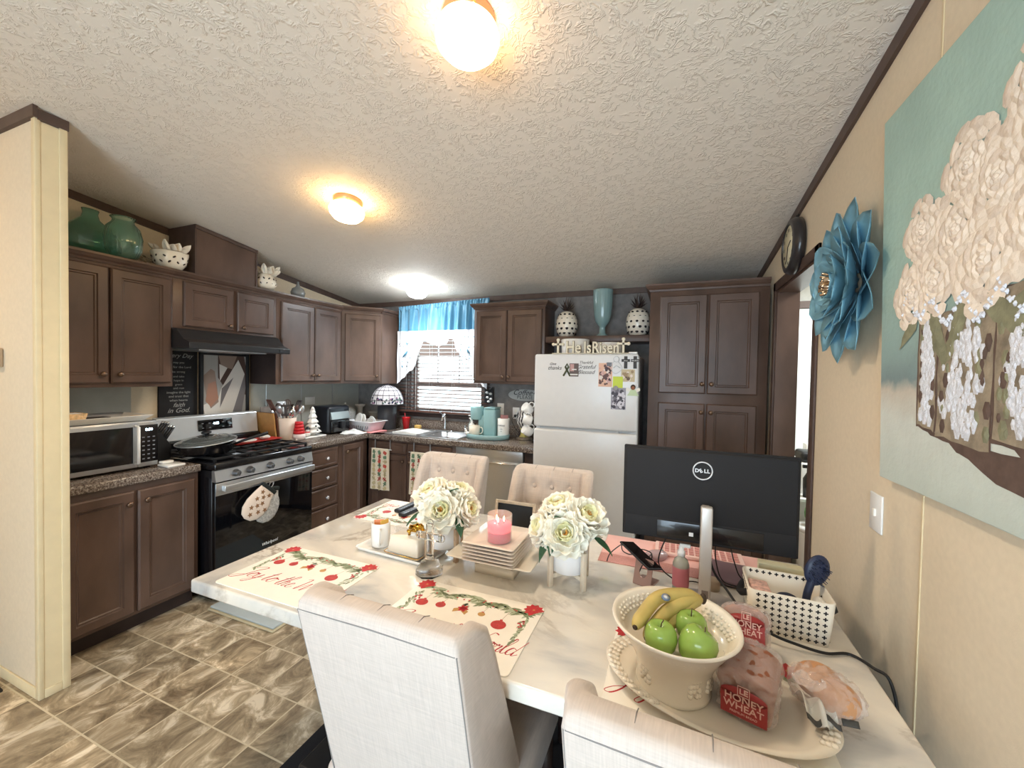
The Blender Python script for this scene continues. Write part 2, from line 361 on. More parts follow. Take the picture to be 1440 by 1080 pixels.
# pale grey splash panels under the wall cabinets
g = G(); g.box(XL, XL + .004, 1.05, 1.62, .90, 1.40); g.box(XL, XL + .004, 2.47, YB, .90, 1.40)
struct('trim_9', g, greyl)
g = G()
for y in (2.62, 3.0, 3.4): g.box(XL + .004, XL + .006, y - .004, y + .004, .9, 1.4)
struct('trim_10', g, steel)
# doorway casing and deep jamb
g = G()
g.box(XR - .012, XR, 2.243, 2.30, 0, 2.147, .003); g.box(XR - .012, XR, 3.07, 3.127, 0, 2.147, .003); g.box(XR - .012, XR, 2.243, 3.127, 2.09, 2.147, .003)
struct('trim_11', g, woodd)
g = G(); g.box(XR - .002, XW + .01, 3.055, 3.07, 0, 2.09); g.box(XR - .002, XW + .01, 2.30, 2.315, 0, 2.09); g.box(XR - .002, XW + .01, 2.315, 3.055, 2.075, 2.09)
struct('trim_12', g, wood)
# utility room beyond the doorway
uw = mat('utility_room_wall', (206, 206, 200), rough=.8, noise=.06, nscale=30)
g = G(); g.box(.73, 2.3, YB, YB + .1, 0, 2.6); struct('wall_utility_back', g, uw)
struct('wall_utility_right', G().box(2.2, 2.3, 1.2, YB, 0, 2.6), uw)
struct('wall_utility_front', G().box(.73, 2.3, 1.1, 1.2, 0, 2.6), uw)
struct('ceiling_utility', G().box(.73, 2.3, 1.1, YB, 2.45, 2.5), uw)
wdoor = mat('white_painted_door', (238, 244, 244), rough=.35)
d = struct('door_1', G().box(.86, 1.62, 3.755, 3.795, .02, 2.07, .003), wdoor)
part('hinge', G().box(.868, .876, 3.747, 3.756, 1.80, 1.88), steel, d); part('hinge', G().box(.868, .876, 3.747, 3.756, 1.10, 1.18), steel, d)
g = G(); g.box(.80, 1.68, 3.75, 3.799, 2.075, 2.13); g.box(.80, .86, 3.75, 3.799, 0, 2.075); g.box(1.62, 1.68, 3.75, 3.799, 0, 2.075)
struct('trim_13', g, woodd)
t = thing('washing_machine', 'white washing machine standing in the utility room seen through the doorway', 'washing machine', (1.2, 3.44, 0))
T = inv(t)
part('body', G(T).box(.82, 1.42, 3.24, 3.72, .01, .955, .015), plast, t)
part('control_panel', G(T).box(.95, 1.42, 3.62, 3.72, .955, 1.04, .01), plast, t)
g = G().box(-.16, .16, -.09, .09, 0, .07, .02)
solo('storage_bag', 'black zipped bag lying on the white washing machine', 'bag', g, blackp, (.99, 3.36, .957))
greenp = mat('green_plastic_bag', (110, 176, 110), rough=.3, noise=.3, nscale=40, coat=.4)
t = thing('laundry_hamper', 'white lidded hamper just inside the doorway beyond the monitor', 'hamper', (.88, 3.06, 0))
part('body', G().lathe([(.10, 0), (.115, .55), (.118, .565)], seg=24), plast, t); part('lid', G().lathe([(.122, .566), (.122, .590), (.10, .597), (.001, .599)], seg=24), plast, t)
solo('detergent_bag', 'green and yellow plastic bag on top of the white hamper', 'bag', G().sph((0, 0, .075), (.07, .05, .078), 20, 12), greenp, (.87, 3.05, .600))
solo('spray_bottle', 'black spray bottle beside the green bag in the utility room', 'bottle', G().lathe([(.03, 0), (.032, .12), (.012, .16), (.012, .19)], seg=16).box(-.035, .012, -.01, .01, .19, .21), blackp, (.850, 3.17, .749))
solo('wall_shelf', 'small white shelf holding a black spray bottle in the utility room', 'shelf', G().box(-.10, .10, -.07, .07, 0, .018), plast, (.86, 3.17, .73))

# ------------------------------------------------------------------ window over the sink
g = G(); F = FY(YB); g.X = F
for a, b, c, d_ in ((-2.72, -1.84, 1.08, 1.12), (-2.72, -1.84, 2.08, 2.12), (-2.72, -2.68, 1.12, 2.08), (-1.88, -1.84, 1.12, 2.08), (-2.68, -1.88, 1.38, 1.425)):
    g.box(a, b, c, d_, -.09, -.05, .003)
w = struct('window_1', g, mat('backlit_window_frame', (150, 136, 130), rough=.5))  # whitish frame made taupe, its backlit shade put into the colour
g = G(); g.X = F; g.box(-2.69, -1.87, 1.11, 1.39, -.072, -.068); g.box(-2.69, -1.87, 1.41, 2.09, -.062, -.058); part('window_pane', g, mat('window_glass', (255, 255, 255), rough=0, trans=1, ior=1.0, spec=.1), w)
g = G(); g.X = F
for x in (-2.42, -2.15):
    g.box(x - .005, x + .005, 1.425, 2.08, -.075, -.06)
part('muntin', g, plast, w)
struct('trim_14', G().box(-2.86, -1.74, YB - .03, YB, 1.035, 1.075, .004), woodk)
struct('trim_15', G(TR(0, 4.45, 1.74)).box(-4.5, 0, 0, .6, 0, .22).box(-4.5, 0, -.02, .0, .0, .18), mat('porch_fascia_paint', (150, 122, 112), rough=.7))  # unattached porch fascia, set outside to darken the window's upper part
# wooden blind
bl = thing('window_blind', 'dark wooden slatted blind hanging behind the blue valance', 'blind', (-2.30, 3.765, 1.09))
bw = mat('walnut_blind_slat', (104, 74, 64), rough=.3, coat=.3)
T = inv(bl); g = G(T); z = 1.135; k = 0
while z < 2.18:
    g.X = TR(-2.30, 3.765, z) @ RX(.20); g.box(-.56, .56, -.024, .024, -.002, .002); z += .0405
part('slats', g, bw, bl)
g = G(T); g.box(-2.87, -1.74, 3.74, 3.79, 1.085, 1.108, .003); part('bottom_rail', g, bw, bl)
g = G(T); g.box(-2.87, -1.74, 3.735, 3.795, 2.19, 2.235, .002); part('headrail', g, bw, bl)
for x in (-2.75, -2.45, -2.17, -1.87):
    g = G(T)
    for yy in (3.7405, 3.7895): g.cyl((x, yy, 1.1), (x, yy, 2.2), .0014, seg=5)
    part('ladder_cord', g, plast, bl)
part('tilt_wand', G(T).cyl((-2.62, 3.733, 1.10), (-2.62, 3.733, 2.15), .003, seg=6), plast, bl)
# valance
vb = mat('blue_satin_valance', (84, 142, 172), rough=.38, sheen=.4, noise=.06)
vw = mat('white_embroidered_sheer', (238, 240, 244), rough=.75)
va = thing('curtain_valance', 'blue satin valance with a white scalloped swag over the sink window', 'curtain', (-2.30, 3.70, 2.25)); T = inv(va)
X0, X1 = -2.83, -1.73
def fold(u, v):
    a = u * 62 + 1.7 * math.sin(u * 9) + .8 * math.sin(u * 23); amp = .012 + .016 * min(1, v * 1.3)
    return amp * math.sin(a) + .006 * math.sin(a * 2.3 + v * 2)
def top(u): return 2.232 + .045 * u
g = G(T); g.grid(lambda u, v: (X0 + (X1 - X0) * u, 3.70 + fold(u, v) * .9, top(u) - v * (top(u) - 1.962 - .004 * math.sin(u * 140))), 220, 14); part('blue_band', g, vb, va)
g = G(T)
g.grid(lambda u, v: (X0 + (X1 - X0) * u, 3.70 + .014 * math.sin(u * 190) * math.sin(v * PI), top(u) + .012 - v * .05), 260, 6); part('shirred_heading', g, vb, va)
def bot(u):
    x = X0 + (X1 - X0) * u
    K = [(-2.83, 1.39), (-2.78, 1.42), (-2.70, 1.50), (-2.62, 1.55), (-2.57, 1.66), (-2.53, 1.76), (-2.49, 1.87), (-2.46, 1.865), (-2.42, 1.835), (-2.30, 1.80), (-2.20, 1.825), (-2.16, 1.90), (-2.13, 1.88), (-2.10, 1.78), (-2.03, 1.69), (-1.95, 1.60), (-1.88, 1.47), (-1.73, 1.36)]
    for (a, za), (b, zb) in zip(K, K[1:]):
        if x <= b + 1e-6: return za + (zb - za) * (x - a) / (b - a) + .010 * abs(math.sin(x * 62))
    return K[-1][1]
g = G(T); g.grid(lambda u, v: (X0 + (X1 - X0) * u, 3.680 + fold(u, 1) * .35 + .004 * math.sin(v * 9 + u * 7), 1.972 - v * (1.972 - bot(u))), 260, 14); part('white_swag', g, vw, va)
eb = mat('blue_thread', (96, 160, 190), rough=.7); eg = mat('grey_thread', (120, 130, 128), rough=.7)
g = G(T); rnd = random.Random(3)
for cx, cz, s in ((-2.72, 1.72, 1), (-1.96, 1.76, -1)):
    for i in range(26):
        g.m = i % 2; x = cx + s * (rnd.random() - .5) * .17; z = cz + (rnd.random() - .5) * .3; g.X = TR(x, 3.672, z) @ RX(PI / 2) @ RZ(rnd.random() * 3)
        g.lathe([(.008 + .006 * rnd.random(), 0), (.001, .001)], seg=6, sy=.45)
    g.m = 0; g.X = TR(cx, 3.672, cz) @ RX(PI / 2) @ RZ(.8 * s); g.lathe([(.05, 0), (.001, .001)], seg=12, sy=.22)
part('embroidery', g, [eb, eg], va)

# ------------------------------------------------------------------ cabinets
def door(name, F, u0, u1, v0, v1, par, T, knob=None, km=None, drawer=False):
    g = G(T); g.X = F
    if drawer: R = [(0, 0), (0, .014), (.006, .020), (.022, .020), (.026, .016), (.03, .018)]
    else: R = [(0, 0), (0, .014), (.008, .022), (.050, .022), (.055, .014), (.062, .014), (.067, .008)]
    loops = [[(u0 + i, v0 + i, w), (u1 - i, v0 + i, w), (u1 - i, v1 - i, w), (u0 + i, v1 - i, w)] for i, w in R]
    g.smooth = False; g.rings(loops)
    o = part(name, g, wood, par)
    if knob:
        k = G(T); k.X = F @ TR(knob[0], knob[1], .02 if not drawer else .018)
        k.lathe([(.007, 0), (.006, .012), (.015, .018), (.016, .024), (.010, .030), (.001, .031)], seg=14)
        part('knob', k, km or nickel, o)
    return o
def crown(par, T, F, u0, u1, z, ends=(0, 0), d=.32):
    g = G(T); g.X = F; g.smooth = False
    P = [(0, 0), (.006, 0), (.010, .012), (.022, .022), (.030, .034), (.034, .038), (.034, .052), (0, .052)]   # (out, up)
    e0, e1 = ends
    vs = []; n = len(P)
    for s, u in ((0, u0), (1, u1)):
        for o, up in P: vs.append((u + (e1 * o if s else -e0 * o), z + up, o))
    fs = [(i, (i + 1) % n, n + (i + 1) % n, n + i) for i in range(n)] + [tuple(range(n - 1, -1, -1)), tuple(range(n, 2 * n))]
    g.add(vs, fs, False)
    for s, u, e in ((-1, u0, e0), (1, u1, e1)):
        if e:
            vs = []
            for w in (0, -d):
                for o, up in P: vs.append((u + s * o, z + up, (o if w == 0 else -d)))
            g.add(vs, fs, False)
    return part('crown_moulding', g, wood, par)

def wallcab(label, F, base, u0, u1, v0, v1, depth, doors, crn=None, ends=(0, 0), side=None, group=None, name='wall_cabinet'):
    t = thing(name, label, 'cabinet', base, 0, group); T = inv(t)
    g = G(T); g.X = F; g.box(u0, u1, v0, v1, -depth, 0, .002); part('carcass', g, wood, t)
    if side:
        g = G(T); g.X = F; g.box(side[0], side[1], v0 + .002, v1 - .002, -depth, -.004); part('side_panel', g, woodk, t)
    for d_ in doors: door('door', F, *d_[:4], t, T, d_[4:6])
    if crn is not None: crown(t, T, F, u0, u1, crn, ends, depth)
    return t
FXu = FX(-3.16)
wallcab('tall two door brown wall cabinet above the microwave', FXu, (-3.3, 1.34, 1.395), .985, 1.70, 1.395, 2.135, .318, [(1.0, 1.360, 1.42, 2.115, 1.325, 1.475), (1.369, 1.685, 1.42, 2.115, 1.405, 1.475)], 2.135)
wallcab('short two door brown wall cabinet above the range hood', FXu, (-3.3, 2.08, 1.80), 1.70, 2.47, 1.795, 2.135, .318, [(1.760, 2.100, 1.812, 2.12, 2.065, 1.845), (2.130, 2.436, 1.812, 2.12, 2.165, 1.845)], 2.135)
wallcab('brown two door wall cabinet above the red cups, right of the range hood', FXu, (-3.3, 2.83, 1.395), 2.47, 3.205, 1.395, 2.135, .318, [(2.51, 2.853, 1.42, 2.115, 2.825, 1.475), (2.862, 3.178, 1.42, 2.115, 2.89, 1.475)], 2.135, side=(2.467, 2.4705))
# diagonal corner cabinet
t = thing('corner_wall_cabinet', 'brown diagonal one door corner wall cabinet left of the sink window', 'cabinet', (-3.2, 3.5, 1.395)); T = inv(t)
pts = [(-3.478, 3.207), (-3.16, 3.207), (-2.872, 3.482), (-2.872, 3.798), (-3.478, 3.798)]
g = G(T); g.prism(pts, 1.395, 2.14); part('carcass', g, wood, t)
dx, dy = .288, .275; Ld = math.hypot(dx, dy); an = math.atan2(dy, dx)
FD = TR(-3.16, 3.207, 0) @ RZ(an) @ FY(0)
door('door', FD, .03, Ld - .02, 1.42, 2.115, t, T, (Ld - .055, 1.475))
crown(t, T, FD, 0, Ld, 2.14)
g = G(T); g.box(-2.872, -2.842, 3.46, 3.798, 2.16, 2.19); g.box(-2.872, -2.86, 3.46, 3.798, 2.14, 2.16); part('crown_moulding', g, wood, t)
wallcab('brown two door wall cabinet above the teal coffee maker', FY(3.48), (-1.43, 3.64, 1.43), -1.78, -1.072, 1.43, 2.135, .318, [(-1.757, -1.437, 1.45, 2.115, -1.462, 1.495), (-1.429, -1.095, 1.45, 2.115, -1.405, 1.495)], 2.135, (1, 1))
t = thing('duct_cover_box', 'brown wooden duct cover box on top of the cabinets over the range hood', 'duct cover', (-3.3, 2.07, 2.187)); T = inv(t)
def boxs(g, x0, x1, y0, y1, z0):
    g.add([(x, y, z0 if k == 0 else zc(y) - .004) for k in (0, 1) for y in (y0, y1) for x in (x0, x1)], [(0, 2, 3, 1), (4, 5, 7, 6), (0, 1, 5, 4), (2, 6, 7, 3), (0, 4, 6, 2), (1, 3, 7, 5)], False)
g = G(T); boxs(g, -3.464, -3.17, 1.845, 2.30, 2.188); part('body', g, wood, t)
for y0, y1 in ((1.841, 1.853), (2.292, 2.304)):
    g = G(T); boxs(g, -3.464, -3.163, y0, y1, 2.188); part('corner_trim', g, woodd, t)
g = G(T); g.add([(x, y, zc(y) - (.03 if k == 0 else .004)) for k in (0, 1) for y in (1.841, 2.304) for x in (-3.17, -3.158)], [(0, 2, 3, 1), (4, 5, 7, 6), (0, 1, 5, 4), (2, 6, 7, 3), (0, 4, 6, 2), (1, 3, 7, 5)], False); part('top_trim', g, woodd, t)
t = thing('open_shelf', 'brown open shelf over the refrigerator holding two ceramic pineapples', 'shelf', (-.62, 3.64, 1.81)); T = inv(t)
part('shelf_board', G(T).box(-1.07, -.168, 3.50, 3.799, 1.812, 1.866, .002), wood, t)
wallcab('tall brown four door pantry cabinet beside the refrigerator', FY(3.18), (.22, 3.5, 0), -.165, .60, .10, 2.15, .618,
        [(-.093, .219, 1.405, 2.112, .196, 1.475), (.229, .540, 1.405, 2.112, .257, 1.475), (-.093, .219, .15, 1.335, .196, 1.275), (.229, .540, .15, 1.335, .257, 1.275)], 2.15, (1, 0), name='pantry_cabinet')
# base cabinets
def basecab(label, F, base, u0, u1, depth, fronts, toe=True, m=wood):
    t = thing('base_cabinet', label, 'cabinet', base); T = inv(t)
    g = G(T); g.X = F; g.box(u0, u1, .10, .858, -depth, 0, .002); part('carcass', g, m, t)
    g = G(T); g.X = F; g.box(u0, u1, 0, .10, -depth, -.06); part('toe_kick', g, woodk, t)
    for f in fronts: door(f[0], F, *f[1:5], t, T, f[5:7], f[7] if len(f) > 7 else None, drawer=f[0] == 'drawer')
    return t
FB = FX(-2.83)
basecab('two door brown base cabinet under the microwave', FB, (-3.1, 1.32, 0), .985, 1.665, .648, [('door', 1.03, 1.327, .12, .818, 1.295, .752), ('door', 1.343, 1.638, .12, .818, 1.378, .757)])
kb = mat('glass_knob', (215, 216, 220), rough=.12, metal=.6)
basecab('narrow four drawer brown base cabinet right of the stove', FB, (-3.1, 2.64, 0), 2.448, 2.842, .648, [('drawer', 2.50, 2.825, .675, .838, 2.69, .750, kb), ('drawer', 2.50, 2.825, .50, .662, 2.69, .580, kb), ('drawer', 2.50, 2.825, .325, .487, 2.69, .405, kb), ('drawer', 2.50, 2.825, .13, .312, 2.69, .22, kb)])
basecab('narrow one door brown base cabinet in the corner beside the drawers', FB, (-3.1, 3.0, 0), 2.844, 3.215, .648, [('door', 2.89, 3.15, .12, .838, 2.92, .77)])
basecab('dark brown sink base cabinet hung with holiday towels', FY(3.24), (-2.33, 3.5, 0), -2.828, -1.822, .558, [('drawer', -2.77, -2.36, .73, .838), ('drawer', -2.34, -1.86, .73, .838), ('door', -2.77, -2.36, .12, .715, -2.39, .66), ('door', -2.34, -1.86, .12, .715, -2.31, .66)], m=wood)
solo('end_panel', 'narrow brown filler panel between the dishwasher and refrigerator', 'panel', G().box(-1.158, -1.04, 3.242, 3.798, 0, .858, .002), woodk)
# worktops
g = G(); g.box(XL + .002, -2.80, .985, 1.668, .859, .906, .008); wt = solo('countertop', 'short speckled granite-look worktop under the microwave', 'countertop', g, granite)
g = G(); zt, zb = .906, .859
g.box(XL + .002, -2.80, 2.446, 3.20, zb, zt, .006); g.box(XL + .002, -2.64, 3.20, YB - .002, zb, zt); g.box(-2.64, -1.86, 3.195, 3.29, zb, zt, .004); g.box(-2.64, -1.86, 3.72, YB - .002, zb, zt); g.box(-1.86, -1.035, 3.195, YB - .002, zb, zt, .004); g.box(-2.83, -2.64, 3.195, 3.3, zb, zt, .004)
g.box(-3.47, -1.035, YB - .022, YB - .002, zt, 1.005, .003)
solo('countertop', 'long L-shaped speckled worktop running around the sink corner', 'countertop', g, granite)
# ------------------------------------------------------------------ appliances
t = thing('gas_range', 'stainless and black gas range with a skillet on top', 'stove', (-3.05, 2.065, 0)); T = inv(t); F = FX(-2.705)
g = G(T); g.box(-3.36, -2.735, 1.69, 2.44, .02, .86, .004); part('body', g, blackm, t)
g = G(T); g.box(-3.38, -2.70, 1.688, 2.442, .862, .912, .012); part('cooktop', g, blackm, t)
g = G(T); g.X = F; g.add([(u, v, w) for (v, w) in ((.79, -.03), (.862, -.03), (.79, .012), (.862, -.004)) for u in (1.69, 2.44)], [(0, 1, 3, 2), (4, 6, 7, 5), (0, 4, 5, 1), (2, 3, 7, 6), (0, 2, 6, 4), (1, 5, 7, 3)], False); kp = part('control_panel', g, steel, t)
for y in (1.821, 1.918, 2.067, 2.226, 2.32):
    g = G(T); g.X = F @ TR(y, .828, .004); g.lathe([(.024, 0), (.024, .006), (.019, .010), (.018, .032), (.015, .036), (.001, .037)], seg=20); g.box(-.004, .004, -.018, .018, .034, .041, .001); part('knob', g, mat('dark_steel_knob', (120, 122, 126), rough=.3, metal=.9), kp)
g = G(T); g.X = F; g.box(1.69, 2.44, .20, .782, -.03, .004, .004); dr = part('oven_door', g, blackg, t)
g = G(T); g.X = F; g.box(1.692, 2.438, .700, .780, .0042, .008, .002); part('door_trim', g, steel, dr)
g = G(T); g.X = F; g.box(1.725, 2.432, .722, .766, .030, .046, .010, 3); g.box(1.73, 1.75, .728, .76, .004, .034); g.box(2.405, 2.425, .728, .76, .004, .034); part('door_handle', g, steel, dr)
g = G(T); g.X = F @ TR(2.07, .255, .0045); g.text('Whirlpool', .03, TR(0, 0, 0), .0004, .2); part('brand_mark', g, inkw, dr, 'silver script maker mark low on the oven door')
g = G(T); g.X = F; g.box(1.69, 2.44, .03, .19, -.03, .002, .003); part('storage_drawer', g, blackm, t)
g = G(T); g.add([(x, y, z) for (x, z) in ((-3.40, .965), (-3.325, .99), (-3.40, 1.165), (-3.345, 1.158)) for y in (1.70, 2.435)], [(0, 2, 3, 1), (4, 5, 7, 6), (0, 1, 5, 4), (2, 6, 7, 3), (0, 4, 6, 2), (1, 3, 7, 5)], False); bp_ = part('backguard', g, steelf, t, bevel=.006)
g = G(T); g.box(-3.40, -3.30, 1.70, 2.435, .905, .985, .004); part('vent_riser', g, blackm, t)
# display on the sloped backguard
BG = Matrix(((0, -.13, .99, -3.328), (1, 0, 0, 0), (0, .99, .13, 1.04), (0, 0, 0, 1)))
g = G(T); g.X = BG; g.box(1.96, 2.215, .002, .085, 0, .004, .001); part('display_panel', g, blackg, bp_)
g = G(T); g.X = BG @ TR(2.09, .045, .0045); g.text('4:22', .026, Matrix.Identity(4), .0004); part('clock_digits', g, mat('blue_white_digits', (200, 230, 255), emit=((.6, .85, 1), 4)), bp_)
g = G(T); g.X = BG
for i in range(5):
    for j in range(2):
        if i != 2: g.box(1.985 + i * .05, 2.0 + i * .05, .02 + j * .035, .026 + j * .035, .004, .0045)
part('touch_keys', g, mat('grey_print', (120, 124, 130)), bp_)
g = G(T); g.m = 0
for y0, y1 in ((1.715, 1.945), (1.95, 2.18), (2.185, 2.415)):
    for y in (y0, (y0 + y1) / 2, y1): g.box(-3.28, -2.74, y - .006, y + .006, .925, .940, .002)
    for x in (-3.28, -3.14, -3.01, -2.88, -2.745): g.box(x - .006, x + .006, y0, y1, .925, .940, .002)
    for x in (-3.28, -2.745):
        for y in (y0, y1): g.box(x - .007, x + .007, y - .007, y + .007, .911, .926)
part('burner_grate', g, mat('cast_iron', (24, 24, 26), rough=.5), t)
for x, y in ((-3.15, 1.83), (-2.88, 1.83), (-3.15, 2.3), (-2.88, 2.3), (-3.0, 2.065)):
    part('burner', G(T).lathe([(.045, .911), (.045, .92), (.03, .924), (.001, .925)], (x, y, 0), 20), mat('cast_iron', (24, 24, 26)), t)
# skillet with a glass lid
t = thing('skillet', 'large black skillet with a tilted glass lid on the stove', 'pan', (-2.95, 1.79, .941))
part('pan_body', G().lathe([(.001, 0), (.125, 0), (.15, .02), (.165, .065), (.168, .068), (.160, .066), (.145, .022), (.12, .008), (.001, .008)], seg=40), blackm, t)
g = G(); g.X = RZ(.9); g.tube([(.16, 0, .055), (.24, 0, .085), (.36, 0, .12)], [.008, .010, .012], 10); part('handle', g, blackp, t)
g = G(); g.X = TR(0, 0, .082) @ RX(.10); g.lathe([(.172, 0), (.170, .006), (.13, .024), (.07, .036), (.001, .040), (.001, .037), (.07, .033), (.128, .021), (.168, .003)], seg=40, cap=False); ld = part('glass_lid', g, mat('smoked_glass', (150, 156, 156), rough=.08, trans=.75), t)
g = G(); g.X = TR(0, 0, .082) @ RX(.10); g.tube([(.172 * math.cos(a * PI / 20), .172 * math.sin(a * PI / 20), .002) for a in range(41)], .004, 6); part('lid_rim', g, steel, ld)
g = G(); g.X = TR(0, 0, .118) @ RX(.10); g.lathe([(.012, 0), (.012, .012), (.028, .018), (.030, .028), (.020, .034), (.001, .035)], seg=18); part('lid_knob', g, blackp, ld)
# oven mitts
mittm = mat('gingerbread_cotton', (232, 214, 198), rough=.9); mb = mat('brown_cookie_print', (140, 100, 68), rough=.9); mr_ = mat('dark_binding', (30, 36, 34), rough=.8); mg2 = mat('grey_print_cotton', (176, 172, 166), rough=.9, noise=.35, nscale=70)
for i, (dy, tilt, mm, lab) in enumerate(((-.02, -.95, mittm, 'front cream gingerbread oven mitt hanging on the oven handle'), (.045, -.25, mg2, 'rear grey patterned oven mitt hanging on the oven handle'))):
    t = thing('oven_mitt', lab, 'oven mitt', (-2.655 + (0.0 if i == 0 else -.018), 2.05 + i * .01, .70), 0, 'oven mitts hanging on the oven handle')
    F2 = Matrix(((0, 0, 1, 0), (1, 0, 0, 0), (0, 1, 0, 0), (0, 0, 0, 1))) @ RZ(tilt * .8)
    g = G(); g.X = F2
    out = [(-.058, -.03), (.058, -.03), (.070, -.09), (.086, -.12), (.092, -.155), (.086, -.20), (.066, -.240), (.03, -.268), (-.015, -.275), (-.055, -.262), (-.082, -.225), (-.090, -.17), (-.078, -.10)]
    out = out[::-1]
    cxm = sum(p[0] for p in out) / len(out); cym = sum(p[1] for p in out) / len(out)
    sc_ = lambda k, w: [((p[0] - cxm) * k + cxm, (p[1] - cym) * k + cym, w) for p in out[::-1]]
    g.rings([sc_(.86, -.010), sc_(1, -.004), sc_(1, .004), sc_(.86, .010)]); part('mitt_body', g, mm, t)
    g = G(); g.X = F2; g.box(-.064, .064, -.050, -.022, -.015, .015, .006); part('cuff_binding', g, mr_, t)
    g = G(); g.X = F2; g.tube(smooth_path([(-.01, -.025, 0), (-.015, .0, 0), (0, .018, .0), (.012, .0, 0), (.01, -.025, 0)], 5), .002, 6); part('hanging_loop', g, steel, t)
    if i == 0:
        g = G(); rnd = random.Random(5)
        for sx, sy in ((-.03, -.08), (.03, -.075), (-.035, -.135), (.022, -.14), (-.03, -.2), (.035, -.2), (0, -.17), (-.005, -.24), (.07, -.165), (0, -.105)):
            g.X = F2 @ TR(sx, sy, .0104) @ RZ(rnd.random() * 3)
            pts = [((.019 if k % 2 == 0 else .009) * math.cos(k * PI / 5), (.019 if k % 2 == 0 else .009) * math.sin(k * PI / 5)) for k in range(10)]; g.prism(pts, -.003, .0004)
        part('cookie_print', g, mb, t)
# range hood
t = thing('range_hood', 'black under-cabinet range hood over the gas range', 'range hood', (-3.2, 2.06, 1.66)); T = inv(t)
g = G(T); P = [(-3.478, 1.66), (-2.955, 1.652), (-2.955, 1.694), (-3.02, 1.718), (-3.10, 1.79), (-3.478, 1.793)]
y0, y1 = 1.685, 2.44; n = len(P)
g.add([(x, y, z) for y in (y0, y1) for x, z in P], [(i, n + i, n + (i + 1) % n, (i + 1) % n) for i in range(n)] + [tuple(range(n)), tuple(range(2 * n - 1, n - 1, -1))], False)
part('canopy', g, mat('black_hood_enamel', (34, 35, 38), rough=.35, coat=.2), t, bevel=.004)
part('filter', G(T).box(-3.35, -3.05, 1.8, 2.3, 1.645, 1.657), steel, t)
g = G(T); g.X = FX(-2.955); g.box(2.34, 2.42, 1.664, 1.684, 0, .003); part('switch_strip', g, blackp, t)
# microwave
t = thing('microwave', 'stainless countertop microwave with black window and keypad', 'microwave', (-3.16, 1.27, .906)); T = inv(t); F = FX(-2.95)
part('case', G(T).box(-3.40, -2.965, 1.02, 1.508, .922, 1.195, .006), steel, t)
g = G(T); g.X = F; g.box(1.02, 1.408, .922, 1.19, -.014, 0, .004); dr = part('door', g, steel, t)
g = G(T); g.X = F; g.box(1.04, 1.383, .95, 1.165, 0, .002); part('door_window', g, blackg, dr)
g = G(T); g.X = F; g.tube([(1.397, .945, 0), (1.397, .95, .03), (1.397, 1.165, .03), (1.397, 1.17, 0)], .008, 10); part('door_handle', g, plast, dr)
g = G(T); g.X = F; g.box(1.410, 1.508, .922, 1.19, -.014, 0, .003); g.m = 1; g.box(1.414, 1.507, .948, 1.172, 0, .0015); cp = part('control_panel', g, [steel, blackg], t)
g = G(T); g.X = F @ TR(1.462, 1.137, .002); g.text('0:00', .022, Matrix.Identity(4), .0004); part('clock_digits', g, mat('blue_white_digits', (200, 230, 255)), cp)
g = G(T); g.X = F
for r_ in range(6):
    for c_ in range(3): g.box(1.428 + c_ * .026, 1.440 + c_ * .026, .965 + r_ * .026, .972 + r_ * .026, .0015, .002)
part('keypad_marks', g, mat('grey_print', (120, 124, 130)), cp)
for y in (1.05, 1.47): part('foot', G(T).cyl((-3.0, y, .9065), (-3.0, y, .923), .012), blackp, t)
for y in (1.05, 1.47): part('foot', G(T).cyl((-3.36, y, .9065), (-3.36, y, .923), .012), blackp, t)
# things on the microwave
t = solo('serving_tray', 'long white flared ceramic tray on top of the microwave', 'tray', G().rings([[(sx * (a), sy * (b), z) for sx, sy in ((-1, -1), (1, -1), (1, 1), (-1, 1))] for a, b, z in ((.115, .19, 0), (.16, .225, .035), (.155, .22, .035), (.11, .185, .006))]), white, (-3.10, 1.26, 1.197), bevel=.002)
bk = mat('tan_basket_weave', (214, 178, 130), rough=.7, noise=.35, nscale=70, bump=.8, bscale=120)
t = thing('bread_basket', 'small tan woven basket at the left end of the tray on the microwave', 'basket', (-3.06, 1.14, 1.204))
part('weave', G().rings([[(sx * a, sy * b, z) for sx, sy in ((-1, -1), (1, -1), (1, 1), (-1, 1))] for a, b, z in ((.05, .055, 0), (.06, .068, .055), (.056, .064, .055), (.047, .052, .004))]), bk, t)
part('liner', G().box(-.052, .052, -.06, .06, .048, .053, .002), paper, t)
solo('playing_card_box', 'black flat box beside the woven basket on the microwave tray', 'box', G().box(-.04, .04, -.04, .04, 0, .028, .003), mat('black_card_box', (46, 42, 40), rough=.5), (-3.03, 1.262, 1.204))
solo('notepad', 'pale blue pad lying on the microwave tray', 'notepad', G().box(-.04, .04, -.035, .035, 0, .014, .002), mat('pale_blue_pad', (190, 204, 206)), (-3.04, 1.335, 1.204))
solo('matchbox', 'left of two small cream boxes on the microwave tray', 'box', G().box(-.02, .02, -.022, .022, 0, .022, .002), mat('cream_card', (222, 198, 170)), (-3.02, 1.39, 1.204), group='small boxes on the microwave tray')
solo('matchbox', 'right of two small cream boxes on the microwave tray', 'box', G().box(-.02, .02, -.022, .022, 0, .024, .002), mat('cream_card', (222, 198, 170)), (-3.03, 1.437, 1.204), rz=.2, group='small boxes on the microwave tray')
